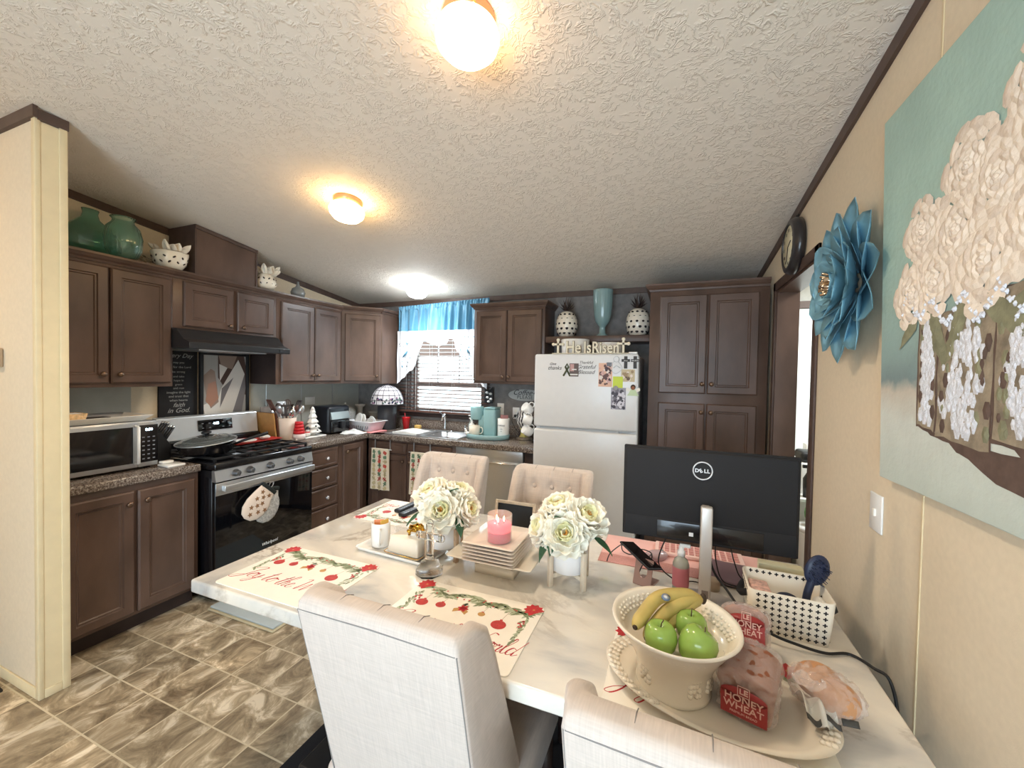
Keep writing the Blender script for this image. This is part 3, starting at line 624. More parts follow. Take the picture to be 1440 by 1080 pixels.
# knife block
t = thing('knife_block', 'dark knife block with steel handled knives beside the microwave', 'knife block', (-3.14, 1.60, .906))
g = G(); g.X = RX(0); g.add([(x, y, z) for x in (-.05, .05) for y, z in ((-.06, 0), (.05, 0), (.055, .10), (-.01, .20), (-.06, .16))], [(4, 3, 2, 1, 0), (5, 6, 7, 8, 9)] + [(i, (i + 1) % 5, 5 + (i + 1) % 5, 5 + i) for i in range(5)], False); part('block', g, blackp, t)
for j in range(2):
    for i in range(3):
        g = G(); x = -.03 + i * .03; y0 = .02 + j * -.03; z0 = .15 + j * .03
        g.tube([(x, y0, z0 - .03), (x, y0 + .055, z0 + .06)], [.008, .009], 8); g.m = 1; g.sph((x, y0 + .058, z0 + .066), .0105, 10, 6); part('knife_handle', g, [blackp, chrome], t)
# rest on the counter
t = thing('spoon_rest', 'white ceramic spoon rest on the worktop corner by the stove', 'spoon rest', (-2.90, 1.545, .906))
part('dish', G().box(-.055, .055, -.04, .06, 0, .016, .006), white, t); part('stand', G().box(-.05, -.01, -.035, .03, .0165, .034, .006), white, t)
# red tray with a plate
t = solo('serving_tray', 'red enamel tray lying across the back of the cooktop', 'tray', G().rings([[(a * sx, b * sy, z) for sx, sy in ((-1, -1), (1, -1), (1, 1), (-1, 1))] for a, b, z in ((.10, .17, 0), (.12, .19, .014), (.116, .186, .014), (.097, .167, .003))]), mat('red_enamel_tray', (196, 60, 56), rough=.3), (-3.14, 2.24, .9415))
solo('dinner_plate', 'white plate lying in the red tray behind the skillet', 'plate', G().lathe([(.001, .004), (.06, .003), (.09, .014), (.092, .017), (.06, .008), (.001, .007)], seg=36), white, (-3.13, 2.17, .9445))
solo('snack_wrapper', 'crumpled white and green wrapper in the red tray', 'wrapper', G().sph((0, 0, .020), (.05, .04, .018), 14, 8), mat('crumpled_wrapper', (232, 226, 216), rough=.5, noise=.4, nscale=60, bump=1.2, bscale=90), (-3.13, 2.345, .945))
# wall sign and picture behind the stove
t = thing('wall_sign', 'tall black sign with white faith verse lettering behind the stove', 'sign', (-3.47, 1.90, 1.15)); T = inv(t); F = FX(-3.478)
g = G(T); g.X = F; g.box(1.775, 2.03, 1.155, 1.79, 0, .018, .002); part('board', g, mat('chalkboard_black', (36, 37, 41), rough=.8), t)
g = G(T); M0 = F @ TR(1.915, 0, .0184)
lines = [('every Day', .045, 1.60, .4), ('may you', .022, 1.555, 0), ('wait for the Lord', .024, 1.52, 0), ('be strong', .022, 1.485, 0), ('and take', .022, 1.45, 0), ('hope in', .022, 1.42, 0), ('grace', .022, 1.39, 0), ('and rest', .022, 1.362, 0), ('imagine the light', .024, 1.330, 0), ('and trust that', .024, 1.300, 0), ('when hearts', .024, 1.270, 0), ('faith', .045, 1.228, .4), ('in God.', .05, 1.185, .4)]
for s_, sz, z, sh in lines: g.text(s_, sz, F @ TR(1.902, z, .0184), .0004, sh)
part('lettering', g, mat('chalk_ink', (168, 168, 166), rough=.8), t)
t = thing('framed_picture', 'black framed print of white robes leaning behind the stove backguard', 'picture', (-3.45, 2.23, 1.14)); T = inv(t); F = FX(-3.455)
g = G(T); g.X = F
for a, b, c, d_ in ((2.035, 2.06, 1.12, 1.655), (2.405, 2.43, 1.12, 1.655), (2.06, 2.405, 1.12, 1.145), (2.06, 2.405, 1.63, 1.655)): g.box(a, b, c, d_, 0, .025, .003)
part('frame', g, blackp, t)
cols = [mat('print_taupe', (142, 122, 110)), mat('print_white_robe', (214, 210, 204)), mat('print_shadow_grey', (118, 114, 116)), mat('print_skin', (160, 118, 98)), mat('print_dark_brown', (78, 60, 54)), mat('print_sky', (158, 156, 152))]
g = G(T); g.X = F; g.m = 5; g.box(2.06, 2.405, 1.145, 1.63, .004, .010)
def poly(m, pts, w): 
    g.m = m; n = len(pts); g.add([(x, y, w) for x, y in pts], [tuple(range(n))], False)
poly(4, [(2.175, 1.63), (2.39, 1.63), (2.405, 1.55), (2.405, 1.3), (2.23, 1.36), (2.175, 1.45)], .0102)
poly(0, [(2.18, 1.63), (2.33, 1.63), (2.29, 1.52), (2.20, 1.54)], .0104)
poly(1, [(2.34, 1.60), (2.395, 1.48), (2.30, 1.145), (2.08, 1.145), (2.06, 1.23), (2.18, 1.28), (2.20, 1.36)], .0106)
poly(2, [(2.395, 1.48), (2.405, 1.36), (2.37, 1.145), (2.29, 1.145)], .0108)
poly(2, [(2.205, 1.36), (2.19, 1.20), (2.30, 1.45)], .0108)
poly(1, [(2.185, 1.56), (2.25, 1.53), (2.19, 1.42)], .0110)
poly(0, [(2.06, 1.46), (2.12, 1.52), (2.15, 1.50), (2.17, 1.36), (2.18, 1.25), (2.12, 1.2), (2.09, 1.28)], .0112)
poly(3, [(2.10, 1.40), (2.155, 1.42), (2.18, 1.28), (2.12, 1.215), (2.08, 1.26)], .0114)
part('print', g, cols, t)
# cutting boards, crock and utensils
t = thing('cutting_board', 'light wood cutting board leaning against the wall by the stove', 'cutting board', (-3.38, 2.57, .906)); T = inv(t)
part('board', G(T).box(-3.40, -3.382, 2.50, 2.72, .907, 1.19, .006), mat('pale_striped_board', (132, 122, 116), rough=.4, noise=.15), t)
for i, (y, rz_, c, lab) in enumerate(((2.475, .0, (176, 132, 76), 'tan bamboo cutting board edge-on beside the stove'), (2.50, .0, (92, 54, 40), 'dark walnut cutting board edge-on beside the stove'))):
    g = G(); g.add([(x, yy, z) for x in (-.11, .10) for yy, z in ((0, 0), (.014, 0), (-.016, .24), (-.03, .24))], [(3, 2, 1, 0), (4, 5, 6, 7)] + [(k, (k + 1) % 4, 4 + (k + 1) % 4, 4 + k) for k in range(4)], False)
    solo('cutting_board', lab, 'cutting board', g, mat('board_wood_%s' % ('tan', 'walnut')[i], c, rough=.5, noise=.15), (-3.26, y, .908), bevel=.003)
crk = mat('ribbed_cream_stoneware', (228, 210, 194), rough=.5)
t = thing('utensil_crock', 'cream stoneware crock crowded with cooking utensils', 'crock', (-3.18, 2.59, .906))
part('crock', G().lathe([(.07, 0), (.075, .005), (.082, .19), (.079, .195), (.075, .19), (.068, .02), (.001, .02)], seg=36), crk, t)
rnd = random.Random(11); ut = [mat('dark_walnut_utensil', (92, 58, 48), rough=.5), steel, mat('grey_silicone', (84, 78, 76), rough=.6), chrome]
kinds = ['spoon', 'ladle', 'spatula', 'spoon', 'whisk', 'spatula', 'ladle', 'spoon', 'turner', 'spoon', 'turner', 'ladle']
for i, k in enumerate(kinds):
    a = 2 * PI * i / len(kinds) + .3; r0, r1 = .035, .055 + .05 * rnd.random(); zt_ = .215 + .05 * rnd.random()
    p0 = Vector((-.3 * r0 * math.cos(a), -.3 * r0 * math.sin(a), .03)); p1 = Vector((r1 * math.cos(a), r1 * math.sin(a), zt_))
    if p1.x < -.12: p1.x = -.12
    g = G(); g.tube([p0, p1], .005, 6); d_ = (p1 - p0).normalized()
    M = TR(*p1) @ d_.to_track_quat('Z', 'Y').to_matrix().to_4x4() @ Matrix.Scale(1.35, 4); g.X = M
    if k in ('spoon', 'ladle'): g.sph((0, 0, .02), (.022, .010 if k == 'spoon' else .02, .032), 12, 8)
    elif k == 'whisk':
        for q in range(5): g.X = M @ RZ(q * PI / 5); g.tube(smooth_path([(0, 0, 0), (.02, 0, .03), (.018, 0, .06), (0, 0, .075), (-.018, 0, .06), (-.02, 0, .03), (0, 0, 0)], 4), .0012, 4)
    else:
        g.box(-.028, -.018, -.003, .003, 0, .075); g.box(.018, .028, -.003, .003, 0, .075); g.box(-.008, .008, -.003, .003, 0, .075); g.box(-.028, .028, -.003, .003, .066, .078); g.box(-.028, .028, -.003, .003, 0, .012)
    solo('cooking_utensil', '%s %s with its handle down in the cream crock' % (['walnut brown', 'brushed steel', 'grey silicone', 'shiny chrome'][i % 4], {'spoon': 'spoon', 'ladle': 'deep ladle', 'whisk': 'wire whisk', 'spatula': 'narrow slotted spatula', 'turner': 'wide slotted turner'}[k]), 'utensil', g, ut[i % 4], (-3.18, 2.59, .906), group='cooking utensils in the crock')
# red cups
cupw = mat('white_cup_base', (232, 216, 212), rough=.4)
t = thing('stacked_cups', 'red ribbed cups stacked upside down on a white base by the crock', 'cups', (-3.06, 2.62, .912))
part('base_cup', G().lathe([(.052, 0), (.050, .045), (.046, .047)], seg=28), cupw, t)
for i in range(4): part('cup', G().lathe([(.047 - .004 * i, .048 + i * .027), (.045 - .004 * i, .073 + i * .027), (.041 - .004 * i, .0745 + i * .027)], seg=28), red, t)
# white ceramic tree and snowman on a platter
t = thing('serving_platter', 'long white platter under the white ceramic tree', 'platter', (-3.10, 2.73, .906))
part('plate', G().box(-.10, .07, -.16, .17, .0, .014, .006), white, t); part('foot', G().box(-.06, .04, -.10, .10, -.0005, .001), white, t)
t = thing('ceramic_christmas_tree', 'white glazed ceramic christmas tree beside the black air fryer', 'figurine', (-3.10, 2.80, .920))
g = G(); P = []
g.lathe([(.03, 0), (.03, .02), (.065, .022)], seg=20)
for i in range(5):
    z = .02 + i * .045; r_ = .072 - i * .012; g.lathe([(r_ * .55, z), (r_, z + .010), (r_ * .9, z + .022), (r_ * .5, z + .05)], seg=24, flute=(7, .13))
g.lathe([(.02, .24), (.01, .262), (.001, .268)], seg=12); part('tree', g, white, t)
g = G()
for k in range(7): g.sph((.062 * math.cos(k), .062 * math.sin(k) * .9, .05 + .02 * (k % 4)), .008, 8, 6)
part('ornament', g, mat('dark_green_bead', (40, 60, 52)), t)
t = thing('snowman_figurine', 'tiny white snowman in a black hat in front of the ceramic tree', 'figurine', (-3.05, 2.70, .920))
part('body', G().sph((0, 0, .026), (.026, .026, .026), 14, 10).sph((0, 0, .058), .017, 12, 8), white, t); part('hat', G().lathe([(.02, .070), (.02, .073), (.012, .074), (.011, .095), (.001, .096)], seg=14), blackp, t)
part('scarf', G().lathe([(.0215, .040), (.0225, .044), (.0185, .048)], seg=14), red, t)
# air fryer
t = thing('air_fryer', 'black air fryer with a glossy silver control panel on the corner worktop', 'air fryer', (-3.17, 3.08, .906))
part('body', G().box(-.14, .12, -.14, .14, .004, .27, .03, 4), mat('navy_black_plastic', (26, 29, 36), rough=.35), t)
g = G(); g.add([(x, y, z) for (x, z) in ((.10, .145), (.142, .145), (.10, .265), (.105, .262)) for y in (-.115, .115)], [(0, 2, 3, 1), (4, 5, 7, 6), (0, 1, 5, 4), (2, 6, 7, 3), (0, 4, 6, 2), (1, 3, 7, 5)], False); part('control_panel', g, mat('mirror_panel', (190, 205, 208), rough=.12, metal=.7), t)
g = G(); g.box(.118, .138, -.115, .115, .015, .135, .008); bk_ = part('basket_drawer', g, blackm, t)
part('basket_handle', G().box(.138, .175, -.022, .022, .05, .125, .008), blackp, bk_)
solo('dish_cloth', 'folded white cloth lying on the worktop corner', 'cloth', G().grid(lambda u, v: ((u - .5) * .24 + .02 * math.sin(v * 5), (v - .5) * .22, .004 + .028 * math.exp(-((u - .5) ** 2 + (v - .6) ** 2) * 9) * (1 + .25 * math.sin(u * 20 + v * 8)) + .004 * math.sin(u * 14)), 24, 24).box(-.10, .10, -.09, .10, 0, .010, .004), mat('white_terry', (238, 238, 234), rough=.95, bump=.4, bscale=300), (-2.95, 3.16, .9065), rz=.5)
solo('outlet_plate', 'white outlet plate on the left wall above the air fryer', 'outlet', G().box(0, .006, -.06, .06, -.04, .04, .002), plast, (XL + .006, 3.10, 1.21))
# glass cake dome, jar and bowl in the corner
gl2 = mat('tinted_clear_glass', (225, 228, 228), rough=.04, spec=1, coat=1, alpha=.28)
t = thing('cake_dome', 'glass cake dome in the far worktop corner beside the air fryer', 'cake stand', (-3.31, 3.42, .906))
part('stand', G().lathe([(.07, 0), (.02, .02), (.02, .07), (.13, .085), (.13, .092), (.001, .092)], seg=32), gl2, t)
part('dome', G().lathe([(.115, .094), (.115, .17), (.09, .22), (.04, .245), (.001, .25), (.001, .246), (.04, .241), (.087, .216), (.111, .169), (.111, .094)], seg=32, cap=False), gl2, t); part('dome_knob', G().sph((0, 0, .262), .014), gl2, t)
solo('pedestal_jar', 'pale pedestal vase behind the dish rack', 'vase', G().lathe([(.04, 0), (.042, .01), (.025, .04), (.03, .10), (.03, .2), (.055, .225), (.055, .24), (.001, .24)], seg=28), mat('pale_grey_ceramic', (196, 192, 186), rough=.3), (-3.35, 3.69, .906))
solo('mixing_bowl', 'beige bowl on the worktop behind the dish rack', 'bowl', G().lathe([(.03, 0), (.05, .09), (.075, .16), (.08, .17), (.073, .17), (.045, .09), (.001, .08)], seg=28), mat('beige_stoneware', (178, 166, 148), rough=.4), (-3.12, 3.68, .906))
# dish rack
t = thing('dish_rack', 'white plastic dish rack full of plates on a pink mat', 'dish rack', (-2.955, 3.345, .918), -.10)
rk = mat('white_rack_plastic', (236, 236, 240), rough=.35)
g = G(); 
for (a, b, za, c_, d_, zb_) in ((.14, .085, 0, .17, .11, .09),):
    g.rings([[(sx * a, sy * b, z) for sx, sy in ((-1, -1), (1, -1), (1, 1), (-1, 1))] for a, b, z in ((.14, .085, 0), (.168, .108, .088), (.185, .122, .092), (.185, .122, .098), (.164, .104, .096), (.136, .081, .006))])
part('basket', g, rk, t)
g = G()
for i in range(9): g.X = TR(-.13 + i * .032, -.098, .045) @ RX(-.28); g.box(-.005, .005, -.002, .001, -.03, .035)
part('slot', g, mat('grey_slot_shadow', (120, 120, 128)), t)
solo('drying_mat', 'pink drying mat under the white dish rack', 'mat', G().box(-.20, .20, -.115, .105, 0, .010, .004), mat('pink_mat', (232, 150, 150), rough=.8), (-2.955, 3.335, .9065), rz=-.10)
for i, (dx_, tl, r_, lab) in enumerate(((-.09, .35, .085, 'leftmost'), (-.05, .30, .08, 'second from left'), (.02, .5, .06, 'third from left'), (.08, -.25, .075, 'rightmost'))):
    g = G(); g.X = TR(0, 0, r_ * .9) @ RZ(-.4) @ RX(PI / 2 - tl); g.lathe([(.001, 0), (r_ * .6, .001), (r_, .010), (r_, .014), (r_ * .6, .006), (.001, .005)], seg=30)
    solo('dinner_plate', '%s of the white plates standing in the dish rack' % lab, 'plate', g, white, (-2.955 + dx_, 3.335 + .013 * i, .926), group='plates in the dish rack')
# stained glass lamp
t = thing('table_lamp', 'stained glass dome lamp in the corner left of the sink window', 'lamp', (-2.855, 3.553, .906))
part('lamp_base', G().lathe([(.088, 0), (.092, .01), (.10, .15), (.098, .25), (.03, .27), (.02, .30)], seg=28), mat('charcoal_lamp_base', (52, 52, 56), rough=.5), t)
sg = mat('white_opal_glass', (206, 202, 206), rough=.2, emit=((1, .96, .95), .03))
prof = [(.172, .275), (.170, .315), (.155, .37), (.125, .42), (.08, .455), (.03, .472), (.012, .475)]
sh_ = part('lamp_shade', G().lathe(prof, seg=40, cap=False), sg, t)
g = G(); ld_ = mat('dark_lead_came', (40, 34, 44), rough=.5)
for k in range(16):
    a = k * PI / 8; g.tube([(r_ * 1.005 * math.cos(a), r_ * 1.005 * math.sin(a), z) for r_, z in prof], .0030, 4)
for r_, z in prof[1:5]: g.tube([(r_ * 1.005 * math.cos(k * PI / 16), r_ * 1.005 * math.sin(k * PI / 16), z) for k in range(33)], .0028, 4)
part('leading', g, ld_, sh_)
g = G(); rnd = random.Random(2); pet = [mat('mauve_glass', (150, 110, 140), rough=.2), mat('navy_glass', (52, 58, 86), rough=.2), mat('grey_green_glass', (110, 130, 120), rough=.2)]
for i in range(90):
    a = rnd.random() * 2 * PI; z = .285 + .06 * rnd.random(); r_ = .174 - (z - .275) * .12; g.m = i % 3
    g.X = TR(r_ * math.cos(a), r_ * math.sin(a), z) @ RZ(a) @ RY(PI / 2 - .2) @ RZ(rnd.random() * 3); g.lathe([(.016, 0), (.001, .0022)], seg=6, sy=.6)
part('petal_mosaic', g, pet, sh_)
part('finial', G().lathe([(.012, .475), (.014, .485), (.004, .495), (.001, .497)], seg=12), ld_, t)
# sink, faucet and things round it
t = thing('kitchen_sink', 'double bowl stainless sink under the window', 'sink', (-2.25, 3.5, .906)); T = inv(t)
g = G(T); z0, z1 = .9062, .911
for a in ((-2.66, -1.84, 3.27, 3.295), (-2.66, -1.84, 3.66, 3.74), (-2.66, -2.635, 3.295, 3.66), (-1.865, -1.84, 3.295, 3.66), (-2.27, -2.235, 3.295, 3.66)): g.box(*a, z0, z1, .002)
part('rim', g, steel, t)
for x0, x1 in ((-2.632, -2.272), (-2.233, -1.868)):
    g = G(T); xm, ym, hx, hy = (x0 + x1) / 2, 3.4775, (x1 - x0) / 2, .181
    g.rings([[(xm + sx * hx * k, ym + sy * hy * k, z) for sx, sy in ((-1, -1), (1, -1), (1, 1), (-1, 1))] for k, z in ((.9, .745), (.99, .76), (1.0, .907), (.975, .907), (.96, .765), (.87, .752))]); part('basin', g, steel, t)
t = thing('faucet', 'chrome two spout kitchen faucet behind the sink', 'faucet', (-2.22, 3.70, .911))
part('base_plate', G().box(-.10, .10, -.025, .025, 0, .012, .005), chrome, t)
part('spout', G().tube(smooth_path([(0, 0, .01), (0, 0, .12), (.01, -.02, .17), (.03, -.09, .165), (.035, -.12, .12)], 6), .011, 12), chrome, t)
part('handle', G().tube([(0, 0, .12), (-.02, .01, .15), (-.07, .02, .19)], [.014, .008, .007], 10).sph((-.075, .021, .193), .011), chrome, t)
solo('soap_dispenser', 'small chrome pump set into the sink deck', 'soap dispenser', G().lathe([(.014, 0), (.014, .01), (.008, .012), (.008, .06), (.010, .062), (.010, .075), (.001, .076)], seg=16), chrome, (-1.98, 3.70, .911))
solo('drain_cloth', 'white cloth draped over the left sink basin', 'cloth', G().grid(lambda u, v: ((u - .5) * .30, (v - .5) * .26, .012 + .03 * math.sin(u * PI) * (.6 + .4 * math.sin(v * 7 + u * 4)) * (1 - abs(v - .5))), 26, 18).box(-.14, .14, -.13, -.115, .0, .02, .004), mat('white_terry', (238, 238, 234)), (-2.44, 3.42, .9115))
t = thing('paper_cup', 'red plastic cup with a straw by the sink window', 'cup', (-2.70, 3.68, .906))
part('cup', G().lathe([(.030, 0), (.044, .12), (.046, .124), (.042, .12), (.028, .004), (.001, .004)], seg=26), red, t); part('straw', G().cyl((.005, 0, .01), (-.02, .0, .17), .003), red, t)
solo('sponge', 'yellow sponge on the sink ledge beside the red cup', 'sponge', G().box(-.035, .035, -.022, .022, 0, .04, .008), mat('yellow_sponge', (226, 186, 108), rough=.95, bump=1, bscale=200), (-2.56, 3.70, .911))
# curtain, outlets, sign on the back wall
for x, z, lab in ((-1.625, 1.165, 'white switch plate on the back wall behind the coffee maker'), (-1.455, 1.13, 'white outlet with a black plug on the wall below the coffee sign')):
    t = thing('outlet_plate', lab, 'outlet', (x, YB - .003, z)); g = G(); g.X = FY(0); g.box(-.037, .037, -.058, .058, -.003, .004, .002); part('plate', g, plast, t)
    g = G(); g.X = FY(0)
    for dz in (-.022, .022): g.box(-.014, .014, dz - .014, dz + .014, .004, .006, .001)
    part('socket', g, paper, t)
t = thing('power_plug', 'black plug and cord running down from the outlet beside the rooster jar', 'plug', (-1.45, 3.775, 1.105))
part('plug', G().box(-.014, .014, -.02, .014, -.013, .013, .004), blackp, t); part('cord', G().tube(smooth_path([(0, -.015, 0), (-.03, -.03, -.04), (.01, -.05, -.11), (.05, -.06, -.15), (.08, -.06, -.19)], 6), .003, 6), blackp, t)
t = thing('wall_sign', 'oval grey sign reading Coffee PLEASE on the back wall', 'sign', (-1.36, YB - .002, 1.315)); F = FY(0)
g = G(); g.X = F @ TR(0, 0, 0); g.lathe([(.18, -.002), (.18, .010), (.176, .012), (.001, .012)], seg=48, sy=.33); part('board', g, mat('pale_grey_sign', (186, 186, 182), rough=.6), t)
g = G(); g.text('Coffee', .075, F @ TR(-.03, .002, .0124), .0004, .45); g.text('PLEASE', .05, F @ TR(0, -.037, .0124), .0004, 0, sp=1.1)
for a, b in ((.10, .02), (.125, .03), (.115, .0)): g.X = F @ TR(a, b, .0124); g.lathe([(.011, 0), (.001, .001)], seg=12, sy=.7)
part('lettering', g, ink, t)
# black ornament beside the blind
t = thing('hanging_wall_ornament', 'small black and silver cow shaped ornament on the wall at the blind edge', 'ornament', (-1.73, 3.735, 1.30))
g = G(); g.m = 0; g.X = FY(0); g.box(-.05, .045, -.075, .06, -.01, .01, .006); g.prism([(-.05, .05), (-.02, .06), (-.045, .09)], -.008, .008); g.prism([(.015, .06), (.045, .05), (.04, .09)], -.008, .008)
g.m = 1
for a, b in ((-.02, .03), (.02, .02), (-.015, -.02), (.025, -.035), (0, -.06)): g.X = FY(0) @ TR(a, b, .0102); g.lathe([(.014, 0), (.001, .002)], seg=10, sx=1.3)
part('body', g, [blackp, inkw], t); part('bracket', G().box(-.01, .01, .005, .06, -.01, .01), blackp, t)
# coffee corner
t = thing('serving_tray', 'round teal tray under the coffee maker', 'tray', (-1.63, 3.50, .906))
part('rim', G().lathe([(.20, 0), (.215, .004), (.22, .045), (.213, .047), (.208, .012), (.001, .010)], seg=56, sy=.72), teal, t)
t = thing('coffee_maker', 'teal single serve coffee maker on the teal tray', 'coffee maker', (-1.66, 3.53, .918))
tl2 = mat('teal_satin', (150, 188, 190), rough=.35)
g = G(); g.box(-.01, .115, -.06, .09, 0, .27, .018, 3); part('reservoir', g, tl2, t)
part('brew_head', G().lathe([(.055, .16), (.062, .175), (.068, .275), (.062, .285), (.001, .287)], (-.095, -.01, 0), 30), tl2, t)
part('neck', G().box(-.075, .0, -.03, .08, .0, .20, .012), tl2, t); part('drip_tray', G().lathe([(.065, 0), (.065, .012), (.001, .014)], (-.095, -.02, 0), 26), tl2, t)
part('lid', G().box(.0, .118, -.062, .092, .271, .282, .005), tl2, t)
def mug(name, lab, loc, rz, m, r_=.042, h_=.09, group=None, tilt=None, letters=None):
    t = thing(name, lab, 'mug', loc, rz, group); X = tilt or Matrix.Identity(4)
    g = G(); g.X = X; g.lathe([(r_ * .8, 0), (r_ * .95, .008), (r_, h_ * .5), (r_, h_), (r_ - .004, h_), (r_ - .005, .012), (.001, .010)], seg=28); part('cup', g, m, t)
    g = G(); g.X = X; g.tube(smooth_path([(r_ - .002, 0, h_ * .82), (r_ + .022, 0, h_ * .8), (r_ + .030, 0, h_ * .5), (r_ + .018, 0, h_ * .25), (r_ - .002, 0, h_ * .2)], 6), .005, 8); part('handle', g, m, t)
    return t
mug('coffee_mug', 'cream mug with a large handle on the teal tray in front of the coffee maker', (-1.74, 3.44, .934), .1, offw, .052, .092)
t = thing('soap_bottle', 'tall clear green hand soap bottle by the sink', 'bottle', (-1.86, 3.60, .906))
part('bottle', G().lathe([(.026, 0), (.028, .11), (.012, .14), (.012, .15)], seg=20), mat('greenish_clear_plastic', (190, 206, 196), rough=.1, trans=.5), t); part('pump', G().lathe([(.012, .15), (.012, .165), (.004, .168), (.004, .19)], seg=12).box(-.03, .006, -.006, .006, .19, .2, .002), plast, t)
t = thing('soap_bottle', 'white pump bottle in front of the clear soap bottle beside the coffee mug', 'bottle', (-1.80, 3.50, .906))
part('bottle', G().lathe([(.027, 0), (.029, .10), (.025, .125), (.011, .135), (.011, .145)], seg=20), white, t); part('pump', G().lathe([(.011, .145), (.011, .155), (.004, .158), (.004, .175)], seg=12).box(-.03, .006, -.006, .006, .175, .185, .002), plast, t)
solo('ceramic_bunny', 'small white figurine at the left edge of the teal tray', 'figurine', G().sph((0, 0, .018), (.022, .018, .018)).sph((-.016, 0, .04), .013).box(-.02, -.014, -.004, .004, .045, .065, .002), white, (-1.80, 3.41, .934))
t = thing('utensil_canister', 'tall white canister with grey lettering on the teal tray', 'canister', (-1.475, 3.52, .918))
part('canister', G().lathe([(.052, 0), (.056, .005), (.058, .185), (.054, .187), (.050, .18), (.048, .02), (.001, .02)], seg=32), white, t)
g = G()
for s_, sz, z in (('sweet', .03, .115), ('coffee', .012, .085), ('tea', .012, .065)): g.text(s_, sz, TR(.0, -.0582, z) @ RX(PI / 2), .0004, .3)
part('lettering', g, mat('grey_ink', (90, 90, 94)), t)
for i, (a, b, lab) in enumerate(((-.02, .01, 'left'), (.005, -.015, 'middle'), (.025, .012, 'right'))):
    solo('coffee_sachet', '%s pink sachet poking out of the lettered canister' % lab, 'sachet', G().box(-.016, .016, -.003, .003, .02, .215, .001), mat('dusty_pink_sachet', (172, 120, 118), rough=.5), (-1.475 + a, 3.52 + b, .918), rz=.4 * i, group='sachets in the canister')
# rooster oil lamp
t = thing('decorative_jar', 'black and white painted figure jar with a yellow foot beside the mug tree', 'jar', (-1.29, 3.60, .906))
g = G(); g.m = 0; g.lathe([(.075, 0), (.078, .012), (.045, .025)], seg=26); part('base', g, mat('mottled_grey_stone', (126, 118, 106), noise=.4, nscale=60, rough=.3), t)
part('foot', G().lathe([(.045, .025), (.035, .05), (.030, .09), (.045, .11)], seg=20, flute=(5, .15)), mat('yellow_glaze', (206, 196, 120), rough=.3), t)
bwm = mat('black_white_feather_print', (150, 148, 150), rough=.4)
N, L, b = nodes(bwm); wv = N.new('ShaderNodeTexWave'); wv.inputs['Scale'].default_value = 12; wv.inputs['Distortion'].default_value = 8; rr_ = ramp(N, [(.4, (46, 46, 52)), (.6, (226, 224, 220))]); L.new(N['Texture Coordinate'].outputs['Object'] if 'Texture Coordinate' in N else N.new('ShaderNodeTexCoord').outputs['Object'], wv.inputs[0]); L.new(wv.outputs['Color'], rr_.inputs[0]); L.new(rr_.outputs[0], b.inputs['Base Color'])
part('body', G().lathe([(.045, .11), (.075, .15), (.085, .20), (.07, .25), (.04, .28), (.02, .30)], seg=26), bwm, t)
part('finial', G().lathe([(.012, .30), (.016, .31), (.006, .325), (.010, .338), (.001, .355)], seg=14), chrome, t)
# mug tree
t = thing('mug_tree', 'black metal mug tree beside the refrigerator', 'mug rack', (-1.12, 3.52, .906))
part('base', G().lathe([(.075, 0), (.075, .01), (.02, .014)], seg=24), blackp, t); part('post', G().cyl((0, 0, .01), (0, 0, .36), .008), blackp, t)
for i, (z, a) in enumerate(((.32, 2.9), (.20, 3.2), (.09, 2.7), (.27, 4.9))): part('hook', G().tube([(0, 0, z), (.04 * math.cos(a), .04 * math.sin(a), z), (.055 * math.cos(a), .055 * math.sin(a), z + .02)], .004, 6), blackp, t)
for i, (dx_, dy_, z, a, lab) in enumerate(((-.07, -.02, .235, .6, 'uppermost white mug hanging on the mug tree'), (-.045, -.045, .15, .1, 'middle white mug hanging on the mug tree, nearest the refrigerator'), (-.065, -.02, .035, .5, 'lowest white mug hanging on the mug tree'))):
    mug('coffee_mug', lab, (-1.12 + dx_, 3.50 + dy_, .906 + z), 0, white, .045, .085, 'mugs on the mug tree', TR(0, 0, .045) @ RZ(a) @ RX(.45) @ RY(-.9 if i != 1 else -1.3))
t = thing('wall_basket', 'black scrollwork metal holder hanging beside the coffee sign', 'holder', (-1.14, 3.60, 1.30)); g = G()
for k in range(5): g.X = TR(.0, 0, -.02 + k * .02) @ RX(.25 * k); g.tube([(.035 * math.cos(j * PI / 8), 0, .05 * math.sin(j * PI / 8)) for j in range(17)], .004, 6)
part('scrolls', g, blackp, t); part('bracket', G().cyl((0, .0, 0), (0, .195, 0), .004), blackp, t)
# dishwasher
t = thing('dishwasher', 'stainless dishwasher right of the sink cabinet, behind the chairs', 'dishwasher', (-1.49, 3.5, 0)); T = inv(t); F = FY(3.222)
g = G(T); g.X = F; g.box(-1.815, -1.165, .10, .74, -.55, 0, .004); part('door', g, steel, t)
g = G(T); g.X = F; g.box(-1.815, -1.165, .745, .856, -.55, .004, .004); part('control_panel', g, steel, t)
g = G(T); g.X = F; g.box(-1.78, -1.20, .742, .752, .0, .03, .004); part('handle', g, chrome, t)
g = G(T); g.X = F; g.box(-1.81, -1.17, 0, .098, -.5, -.05); part('toe_panel', g, blackp, t)
